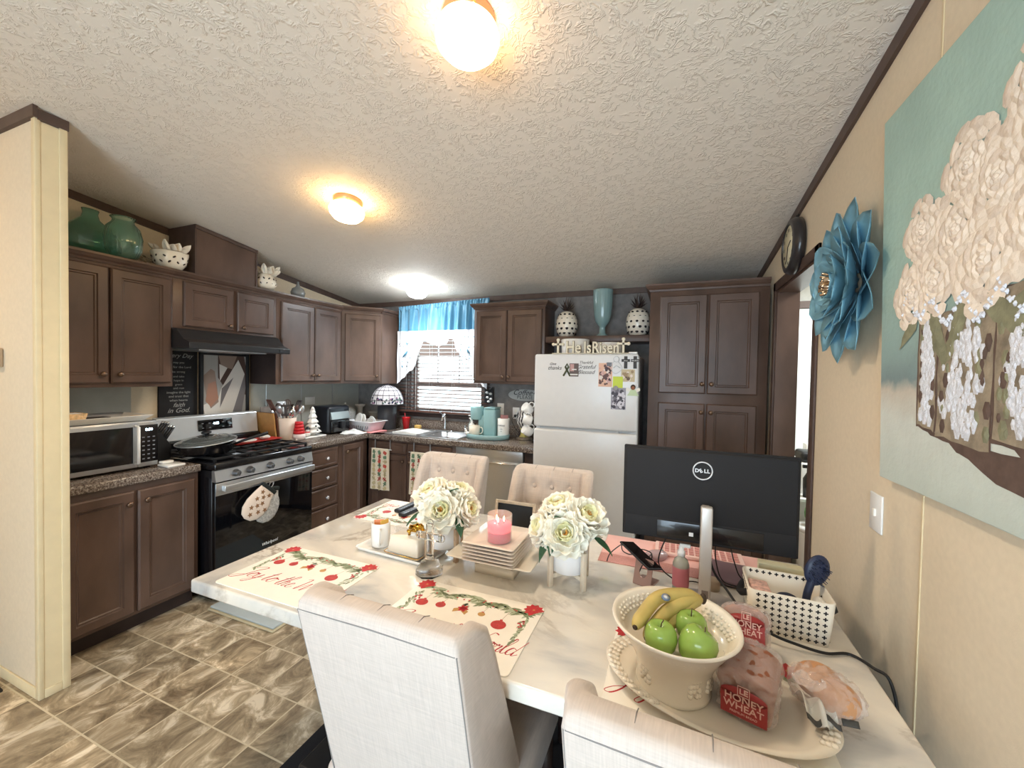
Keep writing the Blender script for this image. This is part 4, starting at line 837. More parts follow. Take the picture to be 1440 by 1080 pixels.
# towels on the sink cabinet
tw = mat('cream_towel', (226, 214, 192), rough=.95); tp = [mat('towel_green', (104, 130, 104), rough=.95), mat('towel_red', (186, 84, 72), rough=.95), mat('towel_sand', (196, 180, 140), rough=.95)]
for xc, lab, nm in ((-2.62, 'left holiday print towel hanging on the sink cabinet bar', 1), (-2.165, 'right holiday print towel hanging on the sink cabinet, mostly behind the far left chair', 2)):
    t = thing('towel_bar', ('left' if nm == 1 else 'right') + ' over-door metal towel bar on the sink cabinet', 'towel bar', (xc, 3.2, .77)); g = G()
    g.X = Matrix.Identity(4); g.cyl((-.13, -.03, 0), (.13, -.03, 0), .004)
    for sx in (-.09, .09): g.box(sx - .006, sx + .006, -.03, .0, -.003, .0); g.box(sx - .006, sx + .006, -.0025, .0, -.003, .085)
    part('bar', g, steel, t)
    t = thing('dish_towel', lab, 'towel', (xc, 3.165, .58), 0, 'holiday print towels')
    g = G(); g.grid(lambda u, v: ((u - .5) * (.20 + .03 * v), -.005 - .006 * math.sin(u * 12) * v, .195 - v * .40), 16, 14); part('cloth', g, tw, t)
    g = G(); g.grid(lambda u, v: ((u - .5) * .20, .012, .195 - v * .30), 4, 4); g.grid(lambda u, v: ((u - .5) * .20, -.005 + .017 * v, .195), 4, 2); part('back_fold', g, tw, t)
    g = G(); rnd = random.Random(nm)
    for r_ in range(9):
        for c_ in range(3):
            g.m = rnd.randrange(3); x = -.065 + c_ * .065; z = .16 - r_ * .043
            g.X = TR(x, -.0125, z) @ RX(PI / 2) @ RZ(rnd.random() * 3); q = rnd.random()
            if q < .5: g.prism([(.024 * math.cos(k * 2 * PI / 9) * (1 if k % 2 else .6), .022 * math.sin(k * 2 * PI / 9)) for k in range(9)], 0, .0006)
            else: g.box(-.026, .026, -.006, .006, 0, .0006); g.box(-.005, .005, -.020, .020, 0, .0006); g.box(.012, .018, -.015, .015, 0, .0006)
    part('print', g, tp, t)
# ------------------------------------------------------------------ refrigerator
t = thing('refrigerator', 'white top freezer refrigerator covered with magnets', 'refrigerator', (-.62, 3.4, 0)); T = inv(t); F = FY(3.10)
part('cabinet', G(T).box(-1.015, -.232, 3.105, 3.74, .03, 1.675, .008), fridgem, t)
g = G(T); g.X = F; g.box(-1.02, -.228, 1.112, 1.685, 0, .05, .018, 4); fz = part('freezer_door', g, fridgem, t)
g = G(T); g.X = F; g.box(-1.02, -.228, .06, 1.096, 0, .05, .018, 4); fd = part('fridge_door', g, fridgem, t)
g = G(T); g.X = F; g.box(-.97, -.36, 1.096, 1.112, .01, .035); part('hand_grip', g, mat('fridge_grip_grey', (170, 176, 182), rough=.4), fz)
part('top_hinge', G(T).box(-.30, -.24, 3.06, 3.12, 1.686, 1.70, .004), plast, t)
part('toe_grille', G(T).box(-1.0, -.25, 3.09, 3.11, .0, .058), blackp, t)
FM = FY(3.0495)
def magnet(name, lab, u, v, fn, mats, group='magnets on the freezer door', w=.0):
    g = G(); g.X = FY(0); fn(g); return solo(name, lab, 'magnet', g, mats, (u, 3.0497 - w, v), 0, group)
magnet('word_magnet', 'black script magnet reading Give thanks at the left of the freezer door', -.86, 1.575, lambda g: (g.text('Give', .028, TR(-.01, .024, .0005), .0006, .4), g.text('thanks', .042, TR(.005, -.012, .0005), .0006, .4)), ink)
def rib(g):
    g.tube([(-.028, -.05, .003), (.012, .02, .003), (.0, .043, .003), (-.014, .02, .003), (.025, -.05, .003)], .007, 6)
magnet('ribbon_magnet', 'dark green awareness ribbon magnet beside the thanks magnet', -.755, 1.565, rib, mat('olive_ribbon', (76, 82, 56), rough=.5))
magnet('flag_magnet', 'dark flag photo magnet between the ribbon and the Grateful magnet', -.70, 1.562, lambda g: (setattr(g, 'm', 0), g.box(-.035, .035, -.05, .05, 0, .004), setattr(g, 'm', 1), g.box(-.03, .0, -.01, .045, .004, .0045), setattr(g, 'm', 2), g.box(-.015, .02, .0, .008, .0045, .005), g.box(-.03, .03, -.04, -.03, .004, .0046)), [mat('magnet_brown', (96, 82, 78)), mat('magnet_pink', (190, 150, 146)), inkw])
magnet('word_magnet', 'black script magnet reading Grateful Blessed on the freezer door', -.61, 1.575, lambda g: (g.text('Thankful', .03, TR(0, .035, .0005), .0002, .3), g.text('Grateful', .042, TR(0, -.002, .0005), .0006, .4), g.text('Blessed', .042, TR(0, -.042, .0005), .0006, .4)), ink)
rnd = random.Random(9)
def photo(w_, h_, cols, k, seedv):
    def f(g):
        R = random.Random(seedv); g.m = 0; g.box(-w_, w_, -h_, h_, 0, .0012)
        for i in range(k):
            g.m = 1 + R.randrange(cols - 1); x = (R.random() - .5) * 1.7 * w_; y = (R.random() - .55) * 1.7 * h_; s = .007 + .010 * R.random()
            x = max(-w_ + s, min(w_ - s, x)); y = max(-h_ + s, min(h_ - s, y))
            n = 7; a0 = R.random() * 6; g.prism([(x + s * math.cos(a0 + q * 2 * PI / n) * (.7 + .3 * R.random()), y + s * math.sin(a0 + q * 2 * PI / n)) for q in range(n)], .0012, .0013 + .00003 * i)
    return f
pc = [mat('photo_peach', (222, 180, 156)), mat('photo_brown', (96, 66, 62)), mat('photo_pink', (206, 166, 160)), mat('photo_plum', (70, 48, 54)), mat('photo_cream', (226, 214, 206))]
magnet('photo', 'colour snapshot of a group on the freezer door, left of the yellow note', -.463, 1.528, photo(.050, .088, 5, 46, 4), pc)
magnet('photo', 'black and white sonogram style photo under the yellow note', -.365, 1.355, photo(.053, .080, 4, 60, 5), [mat('photo_grey', (150, 148, 160)), mat('photo_dark', (66, 62, 74)), mat('photo_light', (214, 212, 222)), mat('photo_mid', (112, 108, 120))])
magnet('photo', 'sepia photo of two people at the right of the freezer door', -.300, 1.526, photo(.048, .045, 4, 14, 6), [mat('photo_sepia', (196, 180, 146)), mat('photo_sepia_dark', (96, 74, 54)), mat('photo_cream', (226, 214, 206)), mat('photo_tan', (156, 132, 100))])
magnet('sticky_note', 'lime yellow sticky note held by a round magnet', -.371, 1.476, lambda g: g.box(-.036, .036, -.042, .042, 0, .0010), mat('lime_paper', (204, 222, 92), rough=.8), w=.0018)
magnet('round_magnet', 'round grey magnet on the lime sticky note', -.385, 1.432, lambda g: g.lathe([(.018, 0), (.018, .005), (.014, .007), (.001, .007)], seg=20), mat('grey_magnet', (150, 150, 152)), w=.0032)
magnet('word_magnet', 'small grey square magnet above the colour snapshot', -.435, 1.607, lambda g: g.box(-.02, .02, -.014, .014, 0, .002), mat('slate_magnet', (110, 112, 120)), w=.0035)
def angel(g):
    g.tube([(.02 * math.cos(a * PI / 8), .045 + .02 * math.sin(a * PI / 8), .002) for a in range(17)], .0022, 5)
    g.tube(smooth_path([(-.01, .03, .002), (-.035, .01, .002), (-.03, -.04, .002), (0, -.06, .002), (.04, -.03, .002), (.035, .0, .002), (.01, .03, .002)], 5), .0022, 5); g.tube([(-.02, -.02, .002), (.0, .0, .002), (.03, -.02, .002)], .0022, 5)
magnet('wire_magnet', 'silver wire angel outline magnet right of the snapshot', -.385, 1.60, angel, steel, w=.002)
for u, s_, lab in ((-.318, 'Jesus', 'left dark wooden cross magnet at the top right of the freezer door'), (-.252, 'BELIEVE', 'right dark wooden cross magnet at the top right of the freezer door')):
    magnet('cross_magnet', lab, u, 1.622, lambda g: (setattr(g, 'm', 0), g.box(-.012, .012, -.045, .045, 0, .004, .001), g.box(-.03, .03, .004, .024, 0, .0042, .001), setattr(g, 'm', 1), g.text(s_, .014, TR(0, .009, .0044), .0003)), [mat('dark_cross_wood', (66, 66, 66), rough=.6), inkw], 'cross magnets')
def doll(g):
    g.m = 0; g.prism([(-.04, -.04), (.04, -.04), (.012, .01), (-.012, .01)], 0, .005); g.m = 1; g.X = FY(0) @ TR(0, .022, .003); g.sph((0, 0, 0), (.018, .02, .006)); g.m = 2; g.X = FY(0) @ TR(0, .016, .008); g.sph((0, 0, 0), (.013, .014, .004)); g.X = FY(0); g.m = 3
    for sx in (-1, 1): g.prism([(sx * .012, .005), (sx * .045, .02), (sx * .05, .0), (sx * .03, -.012)][::sx], 0, .003)
magnet('angel_magnet', 'small angel doll magnet with dark hair at the lower right of the freezer door', -.262, 1.42, doll, [mat('pale_green_dress', (196, 214, 176)), mat('dark_hair', (56, 36, 26)), mat('doll_face', (150, 96, 66)), paper])
# on the fridge top
t = thing('tabletop_sign', 'cream wooden sign reading He Is Risen on top of the refrigerator', 'sign', (-.59, 3.075, 1.6865)); cw = mat('antique_cream_wood', (226, 218, 196), rough=.5); ce = mat('tan_letter_edge', (150, 136, 108), rough=.6)
part('base', G().box(-.29, .29, -.018, .018, 0, .006, .002), cw, t)
for s_, u, sz in (('He', -.125, .130), ('Is', -.015, .125), ('Risen', .120, .120)):
    g = G(); g.m = 1; g.text(s_, sz, FY(0) @ TR(u, .008, 0) @ Matrix.Scale(.78, 4, (1, 0, 0)), .008, 0, off=.004); g.m = 0; g.text(s_, sz, FY(0) @ TR(u, .008, .0085) @ Matrix.Scale(.78, 4, (1, 0, 0)), .001, 0, off=.001); part('word', g, [cw, ce], t, 'the word %s' % s_)
for u in (-.245, .25):
    g = G(); g.X = FY(0) @ TR(u, .006, 0); g.m = 1; g.box(-.010, .010, 0, .10, -.008, .008, .003); g.box(-.035, .035, .058, .078, -.008, .008, .003); g.m = 0; g.box(-.007, .007, .002, .097, .0082, .0095); g.box(-.032, .032, .061, .075, .0082, .0095)
    for a, b in ((-.037, .068), (.037, .068), (0, .102)): g.X = FY(0) @ TR(u + a, .006 + b, 0); g.lathe([(.013, -.008), (.013, .009), (.001, .009)], seg=12)
    part('cross', g, [cw, ce], t)
for u, h_, r_, lab in ((-.745, .135, .115, 'taller white canister on the refrigerator behind the Risen sign'), (-.475, .105, .105, 'shorter white bowl on the refrigerator behind the Risen sign')):
    solo('white_bowl', lab, 'bowl', G().lathe([(r_ * .8, 0), (r_ * .95, .02), (r_, h_), (r_ - .004, h_ + .002), (r_ - .008, h_), (r_ * .9, .03), (.001, .02)], seg=40), white, (u, 3.27, 1.676), group='white bowls on the refrigerator')
# pineapples and goblet on the shelf
dk = mat('dark_bronze_leaf', (62, 50, 46), rough=.4)
def pineapple(lab, x, sx):
    t = thing('ceramic_pineapple', lab, 'pineapple', (x, 3.62, 1.867), 0, 'ceramic pineapples')
    prof = [(.045, 0), (.055, .004), (.082, .04), (.092, .09), (.088, .14), (.068, .185), (.04, .205), (.02, .21)]
    part('body', G().lathe(prof, seg=36), offw, t)
    g = G()
    for j in range(5):
        z = .03 + j * .036; r_ = [.079, .089, .0905, .084, .072][j]
        for k in range(12):
            a = 2 * PI * (k + .5 * (j % 2)) / 12; g.X = TR(r_ * math.cos(a), r_ * math.sin(a), z) @ RZ(a) @ RY(PI / 2 - (.35, .1, -.05, -.25, -.5)[j]); g.lathe([(.012, -.001), (.001, .0022)], seg=10)
    part('piercing', g, mat('dark_piercing', (44, 38, 38), rough=.8), t)
    g = G()
    for ring, (n, tl, ln) in enumerate(((7, 1.0, .085), (6, .7, .10), (5, .35, .115), (3, .1, .125))):
        for k in range(n):
            a = 2 * PI * (k + ring * .4) / n; g.X = TR(0, 0, .205) @ RZ(a) @ RY(tl)
            g.add([(-.004, -.006, 0), (.004, -.010, ln * .4), (0, 0, ln), (.004, .010, ln * .4), (-.004, .006, 0), (-.006, 0, ln * .4)], [(0, 1, 5), (1, 2, 5), (2, 3, 5), (3, 4, 5), (0, 5, 4), (0, 4, 3, 1), (1, 3, 2)], False)
    part('leaf_crown', g, dk, t); t.scale = (1.08, 1.08, 1.13)
pineapple('left pierced white ceramic pineapple on the shelf over the refrigerator', -.908, 1)
pineapple('right pierced white ceramic pineapple on the shelf over the refrigerator', -.285, 1)
solo('goblet_vase', 'tall fluted teal goblet vase between the two pineapples', 'vase', G().lathe([(.05, 0), (.05, .012), (.028, .03), (.025, .085), (.042, .105), (.062, .135), (.073, .18), (.081, .26), (.087, .40), (.088, .41), (.084, .412), (.08, .40), (.06, .2), (.03, .14), (.001, .13)], seg=60, flute=(20, .012)), mat('teal_glazed_ceramic', (134, 162, 162), rough=.2, coat=.4), (-.585, 3.62, 1.867))
# ------------------------------------------------------------------ on top of the left cabinets
gg = mat('green_bottle_glass', (186, 226, 216), rough=.02, trans=.95, ior=1.15, coat=1, spec=1)
zt = 2.188
solo('glass_vase', 'wide onion shaped green glass bottle vase at the left end of the cabinet top', 'vase', G().lathe([(.05, 0), (.13, .01), (.178, .06), (.185, .10), (.165, .15), (.11, .20), (.055, .24), (.045, .27), (.052, .295), (.048, .297), (.040, .27), (.05, .238), (.105, .196), (.16, .147), (.18, .10), (.172, .062), (.125, .014), (.001, .008)], seg=48, cap=False, sx=.80), gg, (-3.372, 1.372, zt), group='green glass vases').scale = (.62, .82, 1.02)
solo('glass_vase', 'ribbed green glass jar vase in front of the onion shaped one', 'vase', G().lathe([(.06, 0), (.09, .01), (.122, .06), (.128, .13), (.11, .19), (.075, .22), (.07, .235), (.088, .25), (.084, .252), (.064, .234), (.07, .218), (.105, .187), (.122, .13), (.116, .062), (.085, .014), (.001, .008)], seg=96, cap=False, flute=(24, .018)), gg, (-3.192, 1.452, zt), group='green glass vases').scale = (.68, .72, 1.02)
ch = mat('dark_cutout', (66, 58, 52), rough=.9)
def pierced(lab, loc, R_, H_, kind, leafy):
    t = thing('ceramic_basket', lab, 'basket' if kind == 'bowl' else 'pitcher', loc)
    if kind == 'bowl': prof = [(.05, 0), (.06, .004), (R_ * .85, H_ * .4), (R_, H_), (R_ * .97, H_ + .004), (R_ * .8, H_ * .45), (.04, .012), (.001, .012)]
    else: prof = [(.04, 0), (.065, .02), (R_, H_ * .35), (R_ * .85, H_ * .7), (R_ * .55, H_), (R_ * .5, H_), (R_ * .8, H_ * .7), (.001, .02)]
    part('body', G().lathe(prof, seg=36, flute=(9, .02)), offw, t)
    g = G(); n = 12
    for j in range(2):
        for k in range(n):
            a = 2 * PI * (k + .5 * j) / n; z = H_ * (.38 + .3 * j); r_ = R_ * (.86 + .09 * j) if kind == 'bowl' else R_ * (.98 - .06 * j)
            g.X = TR(r_ * math.cos(a), r_ * math.sin(a), z) @ RZ(a) @ RY(PI / 2 - (-.5 if kind == 'bowl' else .1)) @ RZ(.8 * (-1) ** k); g.lathe([(.011, -.002), (.001, .004)], seg=8, sy=.55)
    part('cutwork', g, ch, t)
    g = G(); R = random.Random(8)
    for k in range(leafy):
        a = R.random() * 2 * PI; g.X = TR(R_ * .5 * math.cos(a), R_ * .5 * math.sin(a), H_ * .98) @ RZ(a) @ RY(.5 + .9 * R.random()); ln = .05 + .05 * R.random()
        g.grid(lambda u, v: (.018 * math.sin(v * PI) ** .7 * math.sin((u - .5) * 5), .035 * math.sin(PI * (.1 + .85 * v)) * (u - .5) * 2 * .7, v * ln), 4, 6)
    part('silk_petals', g, offw, t)
    return t
t = pierced('cream pierced ceramic basket with silk leaves beside the green vases', (-3.215, 1.715, zt), .104, .112, 'bowl', 16)
g = G()
for k in range(5): g.X = RZ(3.9 + k * .25) @ RY(1.0 + .1 * k); g.tube([(0, 0, .05), (.01, 0, .16)], [.003, .001], 5); g.sph((.01, 0, .16), (.006, .006, .014), 6, 4)
part('dried_stem', g, mat('dried_brown_stem', (120, 104, 84), rough=.9), t)
t = pierced('cream pierced ceramic pitcher with white blooms right of the duct box', (-3.22, 2.415, zt), .085, .14, 'pitcher', 22)
solo('gourd_vase', 'small grey gourd bottle vase near the corner cabinet', 'vase', G().lathe([(.03, 0), (.055, .012), (.062, .045), (.05, .08), (.02, .10), (.010, .13), (.012, .145), (.001, .146)], seg=32), mat('grey_glaze', (128, 130, 128), rough=.15, coat=.5), (-3.22, 2.735, zt))
# ------------------------------------------------------------------ ceiling lamps
cop = mat('copper_lamp_collar', (196, 138, 108), rough=.35, metal=.5)
def ceiling_lamp(lab, x, y, col, st, colm, R_=.100, watts=12, lcol=(1, .84, .66)):
    t = thing('ceiling_lamp', lab, 'ceiling light', (x, y, zc(y)), 0, 'flush mount ceiling lamps')
    T = RX(math.atan(-.115))
    g = G(); g.X = T; g.lathe([(.082, 0), (.084, -.012), (.078, -.020), (.076, -.038), (.001, -.038)][::-1], seg=40); part('collar', g, colm, t)
    g = G(); g.X = T; g.lathe([(.001, -.128), (.04, -.125), (.075, -.112), (.096, -.088), (R_, -.068), (.093, -.048), (.074, -.036), (.001, -.036)], seg=40)
    part('glass_globe', g, mat('lit_globe_%s' % lab.split()[0], (255, 250, 240), rough=.3, emit=(col, st)), t)
    sl_ = bpy.data.lights.new('added_down_spot', 'SPOT'); sl_.energy = watts; sl_.color = lcol; sl_.spot_size = math.radians(172); sl_.spot_blend = .8; sl_.shadow_soft_size = .06
    so = bpy.data.objects.new('added_down_spot', sl_); C.objects.link(so); so.parent = t; so.location = (0, .0, -.20)  # extra spot below the globe, added to light the table but not the ceiling
    for k in range(3):
        g = G(); a = 1.2 + k * 2.1; g.X = T @ TR(.078 * math.cos(a), .078 * math.sin(a), -.028); g.sph((0, 0, 0), .006, 10, 6); part('thumb_screw', g, mat('brass', (220, 190, 120), metal=1, rough=.2), t)
ceiling_lamp('warm flush globe lamp nearest the viewer at the top of the ceiling', -.617, 1.135, (1, .62, .30), 6.5, cop)
ceiling_lamp('yellow tinted flush globe lamp in the middle of the ceiling', -1.825, 1.892, (1, .64, .26), 11, cop)
ceiling_lamp('cool white flush globe lamp nearest the sink window', -2.33, 3.33, (.86, .95, 1), 22, plast, watts=18, lcol=(.88, .95, 1))

ceiling_lamp('living room fill globe lamp, added unseen left of and behind the viewer', -3.6, -.15, (1, .68, .36), 24, cop)  # unseen fill lamp, added to cast warm light on the partition
# ------------------------------------------------------------------ right wall
t = thing('wall_clock', 'round black rimmed wall clock above the doorway', 'clock', (XR, 2.61, 2.24)); F = FR(0)
g = G(); g.X = F; g.lathe([(.125, 0), (.148, .006), (.152, .03), (.140, .052), (.116, .058), (.113, .052), (.112, .02), (.001, .02)], seg=48); part('rim', g, mat('black_clock_rim', (40, 38, 40), rough=.3, coat=.3), t)
g = G(); g.X = F; g.lathe([(.112, .0205), (.112, .050), (.001, .050)], seg=40); part('face', g, mat('aged_clock_face', (226, 220, 190), rough=.6), t)
g = G()
for i in range(12):
    a = PI / 2 - (i + 1) * PI / 6; g.text(['I', 'II', 'III', 'IV', 'V', 'VI', 'VII', 'VIII', 'IX', 'X', 'XI', 'XII'][i], .024, F @ TR(.088 * math.cos(a), .088 * math.sin(a) - .008, .0503), .0003)
part('numerals', g, ink, t)
g = G(); g.X = F @ TR(0, 0, .052); g.tube([(0, 0, 0), (.05, .02, 0)], .0025, 5); g.tube([(0, 0, 0), (-.02, -.075, 0)], .002, 5); part('hands', g, ink, t)
g = G(); g.X = F; g.tube([(.02 * math.cos(k * PI / 6), .158 + .012 * math.sin(k * PI / 6), .012) for k in range(13)], .004, 6); part('hanging_ring', g, blackp, t)
# metal dahlia
t = thing('metal_wall_flower', 'large blue metal dahlia flower hanging left of the painting', 'wall decoration', (XR, 1.79, 1.865)); fm = mat('brushed_blue_metal', (118, 164, 182), rough=.38, metal=.3, noise=.08)
R = random.Random(4)
for n, rad, tilt, w_, ln, x0, nm in ((11, .055, .14, .160, .258, .010, 0), (10, .045, .40, .150, .195, .018, 1), (8, .03, .66, .130, .130, .026, 2), (5, .018, 1.0, .10, .085, .032, 3)):
    for k in range(n):
        a = 2 * PI * (k + .5 * (nm % 2)) / n + .1
        g = G(); g.X = FR(0) @ TR(0, 0, x0 + .002 * (k % 2)) @ RZ(a) @ RY(-tilt * .8) @ RZ(0)
        def pf(u, v, w_=w_, ln=ln, rad=rad):
            s = v; wd_ = w_ * .5 * (math.sin(PI * min(1, s * .90 + .10)) ** .6); y = (u - .5) * 2
            return (rad * .6 + ln * s, wd_ * y, .030 * y * y * math.sin(PI * s) + .02 * s * s)
        g.grid(pf, 6, 8); part('petal', g, fm, t)
g = G(); 
for k in range(26):
    a = R.random() * 2 * PI; r_ = .034 * math.sqrt(R.random()); g.X = FR(0); g.tube([(r_ * .5 * math.cos(a), r_ * .5 * math.sin(a), .04), (r_ * 1.2 * math.cos(a), r_ * 1.2 * math.sin(a), .125)], .0045, 6)
part('stamen', g, mat('antique_silver_gold', (196, 180, 160), rough=.15, metal=1), t)
for o in t.children:
    if o.name.startswith('petal'):
        s = o.modifiers.new('thick', 'SOLIDIFY'); s.thickness = .0016
# painting
t = thing('canvas_painting', 'large teal canvas of cream peonies in glass jars on the right wall', 'painting', (XR, 1.12, 1.76)); T = inv(t)
pm = mat('painted_teal_background', (150, 186, 176), rough=.75, noise=.06, nscale=8, bump=.35, bscale=60)
N, L, b = nodes(pm)
tc = N.new('ShaderNodeTexCoord'); sp = N.new('ShaderNodeSeparateXYZ'); L.new(tc.outputs['Object'], sp.inputs[0])
nn = N.new('ShaderNodeTexNoise'); nn.inputs['Scale'].default_value = 6; nn.inputs['Detail'].default_value = 6; nn.inputs['Distortion'].default_value = 1; L.new(tc.outputs['Object'], nn.inputs['Vector'])
ma = N.new('ShaderNodeMath'); ma.operation = 'MULTIPLY_ADD'; ma.inputs[1].default_value = .10; L.new(nn.outputs[0], ma.inputs[0]); L.new(sp.outputs['Z'], ma.inputs[2])
mr = N.new('ShaderNodeMapRange'); mr.inputs['From Min'].default_value = -.52; mr.inputs['From Max'].default_value = .6; L.new(ma.outputs[0], mr.inputs['Value'])
rr_ = ramp(N, [(.0, (188, 200, 192)), (.20, (204, 210, 204)), (.262, (196, 190, 178)), (.29, (122, 142, 144)), (.38, (142, 168, 166)), (.6, (160, 190, 182)), (.95, (166, 196, 187))]); L.new(mr.outputs[0], rr_.inputs[0])
n5 = N.new('ShaderNodeTexNoise'); n5.inputs['Scale'].default_value = 9; n5.inputs['Detail'].default_value = 7; L.new(tc.outputs['Object'], n5.inputs['Vector'])
m5 = N.new('ShaderNodeMapRange'); m5.inputs['To Min'].default_value = .86; m5.inputs['To Max'].default_value = 1.12; L.new(n5.outputs[0], m5.inputs['Value'])
hs = N.new('ShaderNodeHueSaturation'); L.new(rr_.outputs[0], hs.inputs['Color']); L.new(m5.outputs[0], hs.inputs['Value']); L.new(hs.outputs[0], b.inputs['Base Color'])
g = G(T)
yL0, yL1, z0, z1 = 1.528, 1.582, 1.232, 2.305
g.add([(x, y, z) for x in (.619, .585) for y, z in ((yL0, z0), (.62, z0 + .012), (.62, z1 - .01), (yL1, z1))], [(3, 2, 1, 0), (4, 5, 6, 7)] + [(i, (i + 1) % 4, 4 + (i + 1) % 4, 4 + i) for i in range(4)], False)
part('canvas', g, pm, t, bevel=.003)
jar = mat('painted_jar_taupe', (142, 130, 112), rough=.7, noise=.35, nscale=24, bump=.5, bscale=80); jw = mat('painted_white_highlight', (214, 218, 228), rough=.7, noise=.12, nscale=60, bump=1, bscale=120); jd = mat('painted_dark_edge', (92, 74, 66), rough=.8, noise=.2, nscale=40); pl_ = mat('painted_leaf_olive', (132, 132, 106), rough=.7, noise=.25, nscale=30, bump=.4)
def blob(g, pts, w, m):
    g.m = m; g.X = Matrix.Identity(4); n = len(pts); cy_ = sum(p[0] for p in pts) / n; cz_ = sum(p[1] for p in pts) / n
    g.add([(.5848 - w, cy_, cz_)] + [(.5848 - w * .4, y, z) for y, z in pts], [(0, 1 + i, 1 + (i + 1) % n) for i in range(n)], False)
def wob(pts, k=5, a=.006, R=random.Random(12)):
    out = []
    for i in range(len(pts)):
        p, q = pts[i], pts[(i + 1) % len(pts)]
        for j in range(k): s = j / k; out.append((p[0] + (q[0] - p[0]) * s + a * (R.random() - .5) * 2, p[1] + (q[1] - p[1]) * s + a * (R.random() - .5) * 2))
    return out
g = G(T)
for pts in ([(1.345, 1.405), (1.17, 1.385), (1.04, 1.37), (1.07, 1.34), (1.24, 1.385)], [(1.24, 1.39), (1.0, 1.38), (.93, 1.30), (1.10, 1.33)], [(1.05, 1.41), (.86, 1.38), (.8, 1.32), (1.0, 1.38)], [(.87, 1.41), (.66, 1.38), (.7, 1.33), (.85, 1.37)]): blob(g, wob(pts), .0008, 0)
for a, c, z_, zt_ in ((1.345, 1.262, 1.405, 1.68), (1.263, 1.080, 1.385, 1.68), (1.081, .902, 1.40, 1.70), (.903, .72, 1.40, 1.69)):
    blob(g, wob([(a, z_), (c, z_ - .015), (c, zt_), (a, zt_)], 6, .003), .0012, 0); blob(g, wob([(a - .004, z_ + .006), (c + .004, z_ - .008), (c + .004, zt_), (a - .004, zt_)], 6, .003), .0020, 1)
    m_ = (a + c) / 2; w_ = (a - c) * .30
    RJ = random.Random(int(a * 1000))
    for q in range(150):
        uu = RJ.gauss(0, .55); vv = RJ.random(); yy = m_ + uu * w_ * (1.25 - .5 * abs(vv - .45)); zz = z_ + .02 + .24 * vv; s_ = .006 + .007 * RJ.random(); mm = 2 if abs(uu) < .75 or RJ.random() < .25 else (0 if RJ.random() < .35 else 3)
        if not (c + .012 < yy < a - .012): continue
        blob(g, [(yy + s_ * math.cos(k_ * 1.05), zz + s_ * 1.7 * math.sin(k_ * 1.05)) for k_ in range(6)], .0026 + .00001 * q, mm)
for pts in ([(1.44, 1.60), (1.40, 1.67), (1.33, 1.72), (1.36, 1.65)], [(1.33, 1.70), (1.29, 1.62), (1.24, 1.55), (1.22, 1.57), (1.27, 1.70)], [(1.22, 1.56), (1.18, 1.62), (1.15, 1.72), (1.20, 1.69), (1.235, 1.60)], [(1.16, 1.72), (1.09, 1.64), (1.02, 1.60), (.95, 1.66), (.94, 1.72), (1.02, 1.65), (1.10, 1.70)], [(.90, 1.70), (.82, 1.60), (.74, 1.68), (.82, 1.65)]): blob(g, wob(pts, 4, .003), .0045, 3)
part('painted_jars', g, [jd, jar, jw, pl_], t)
pet_ = mat('painted_cream_petals', (232, 220, 206), rough=.7, noise=.05, nscale=30, bump=.7, bscale=60); petd = mat('painted_beige_petals', (218, 204, 190), rough=.7, noise=.08, nscale=30, bump=.7, bscale=60)
g = G(T); R = random.Random(21)
for cy_, cz_, r_ in ((1.385, 1.745, .085), (1.29, 1.76, .095), (1.345, 1.90, .085), (1.215, 1.86, .10), (1.18, 1.99, .088), (1.09, 1.92, .10), (1.12, 1.77, .11), (1.00, 1.82, .11), (.97, 1.96, .11), (.93, 1.74, .09), (.86, 1.84, .11), (.84, 1.98, .10), (.76, 1.80, .09), (.74, 1.92, .09), (1.0, 2.06, .08)):
    n = 44
    for i in range(n):
        f = 1 - i / n; rr = r_ * f * .92; a = i * 2.4 + R.random() * .4
        py, pz = cy_ + rr * math.cos(a), cz_ + rr * 1.08 * math.sin(a); s = r_ * (.16 + .20 * f) ; a2 = a + PI / 2 + (R.random() - .5)
        g.m = 1 if i % 3 == 0 else 0
        pts = [(py + s * math.cos(t_) * math.cos(a2) - s * .55 * math.sin(t_) * math.sin(a2), pz + s * math.cos(t_) * math.sin(a2) + s * .55 * math.sin(t_) * math.cos(a2)) for t_ in [k * PI / 4 for k in range(8)]]
        blob(g, pts, .004 + .005 * (1 - f) + .001 * R.random(), g.m)
g.m = 2
for i in range(130):
    y = 1.42 - i * .0055; z = 1.665 + .032 * math.sin(i * .32) + .025 * R.random() + (.03 if i < 22 else 0); s_ = .004 + .003 * R.random()
    blob(g, [(y + s_ * math.cos(k * 1.05), z + s_ * 1.3 * math.sin(k * 1.05)) for k in range(6)], .0075, 2)
part('painted_peonies', g, [pet_, petd, jw], t)
t = thing('light_switch', 'white toggle light switch plate below the painting corner', 'light switch', (XR, 1.621, 1.098))
g = G(); g.X = FR(0); g.box(-.040, .040, -.060, .060, 0, .006, .002); part('plate', g, plast, t); g = G(); g.X = FR(0); g.box(-.006, .006, -.012, .012, .005, .012, .001); part('toggle', g, paper, t)
solo('thermostat', 'small beige thermostat at the left edge of the partition wall', 'thermostat', G().box(-.05, .05, -.026, 0, -.045, .045, .006), mat('beige_thermostat', (186, 160, 132), rough=.6), (-3.005, .893, 1.552))

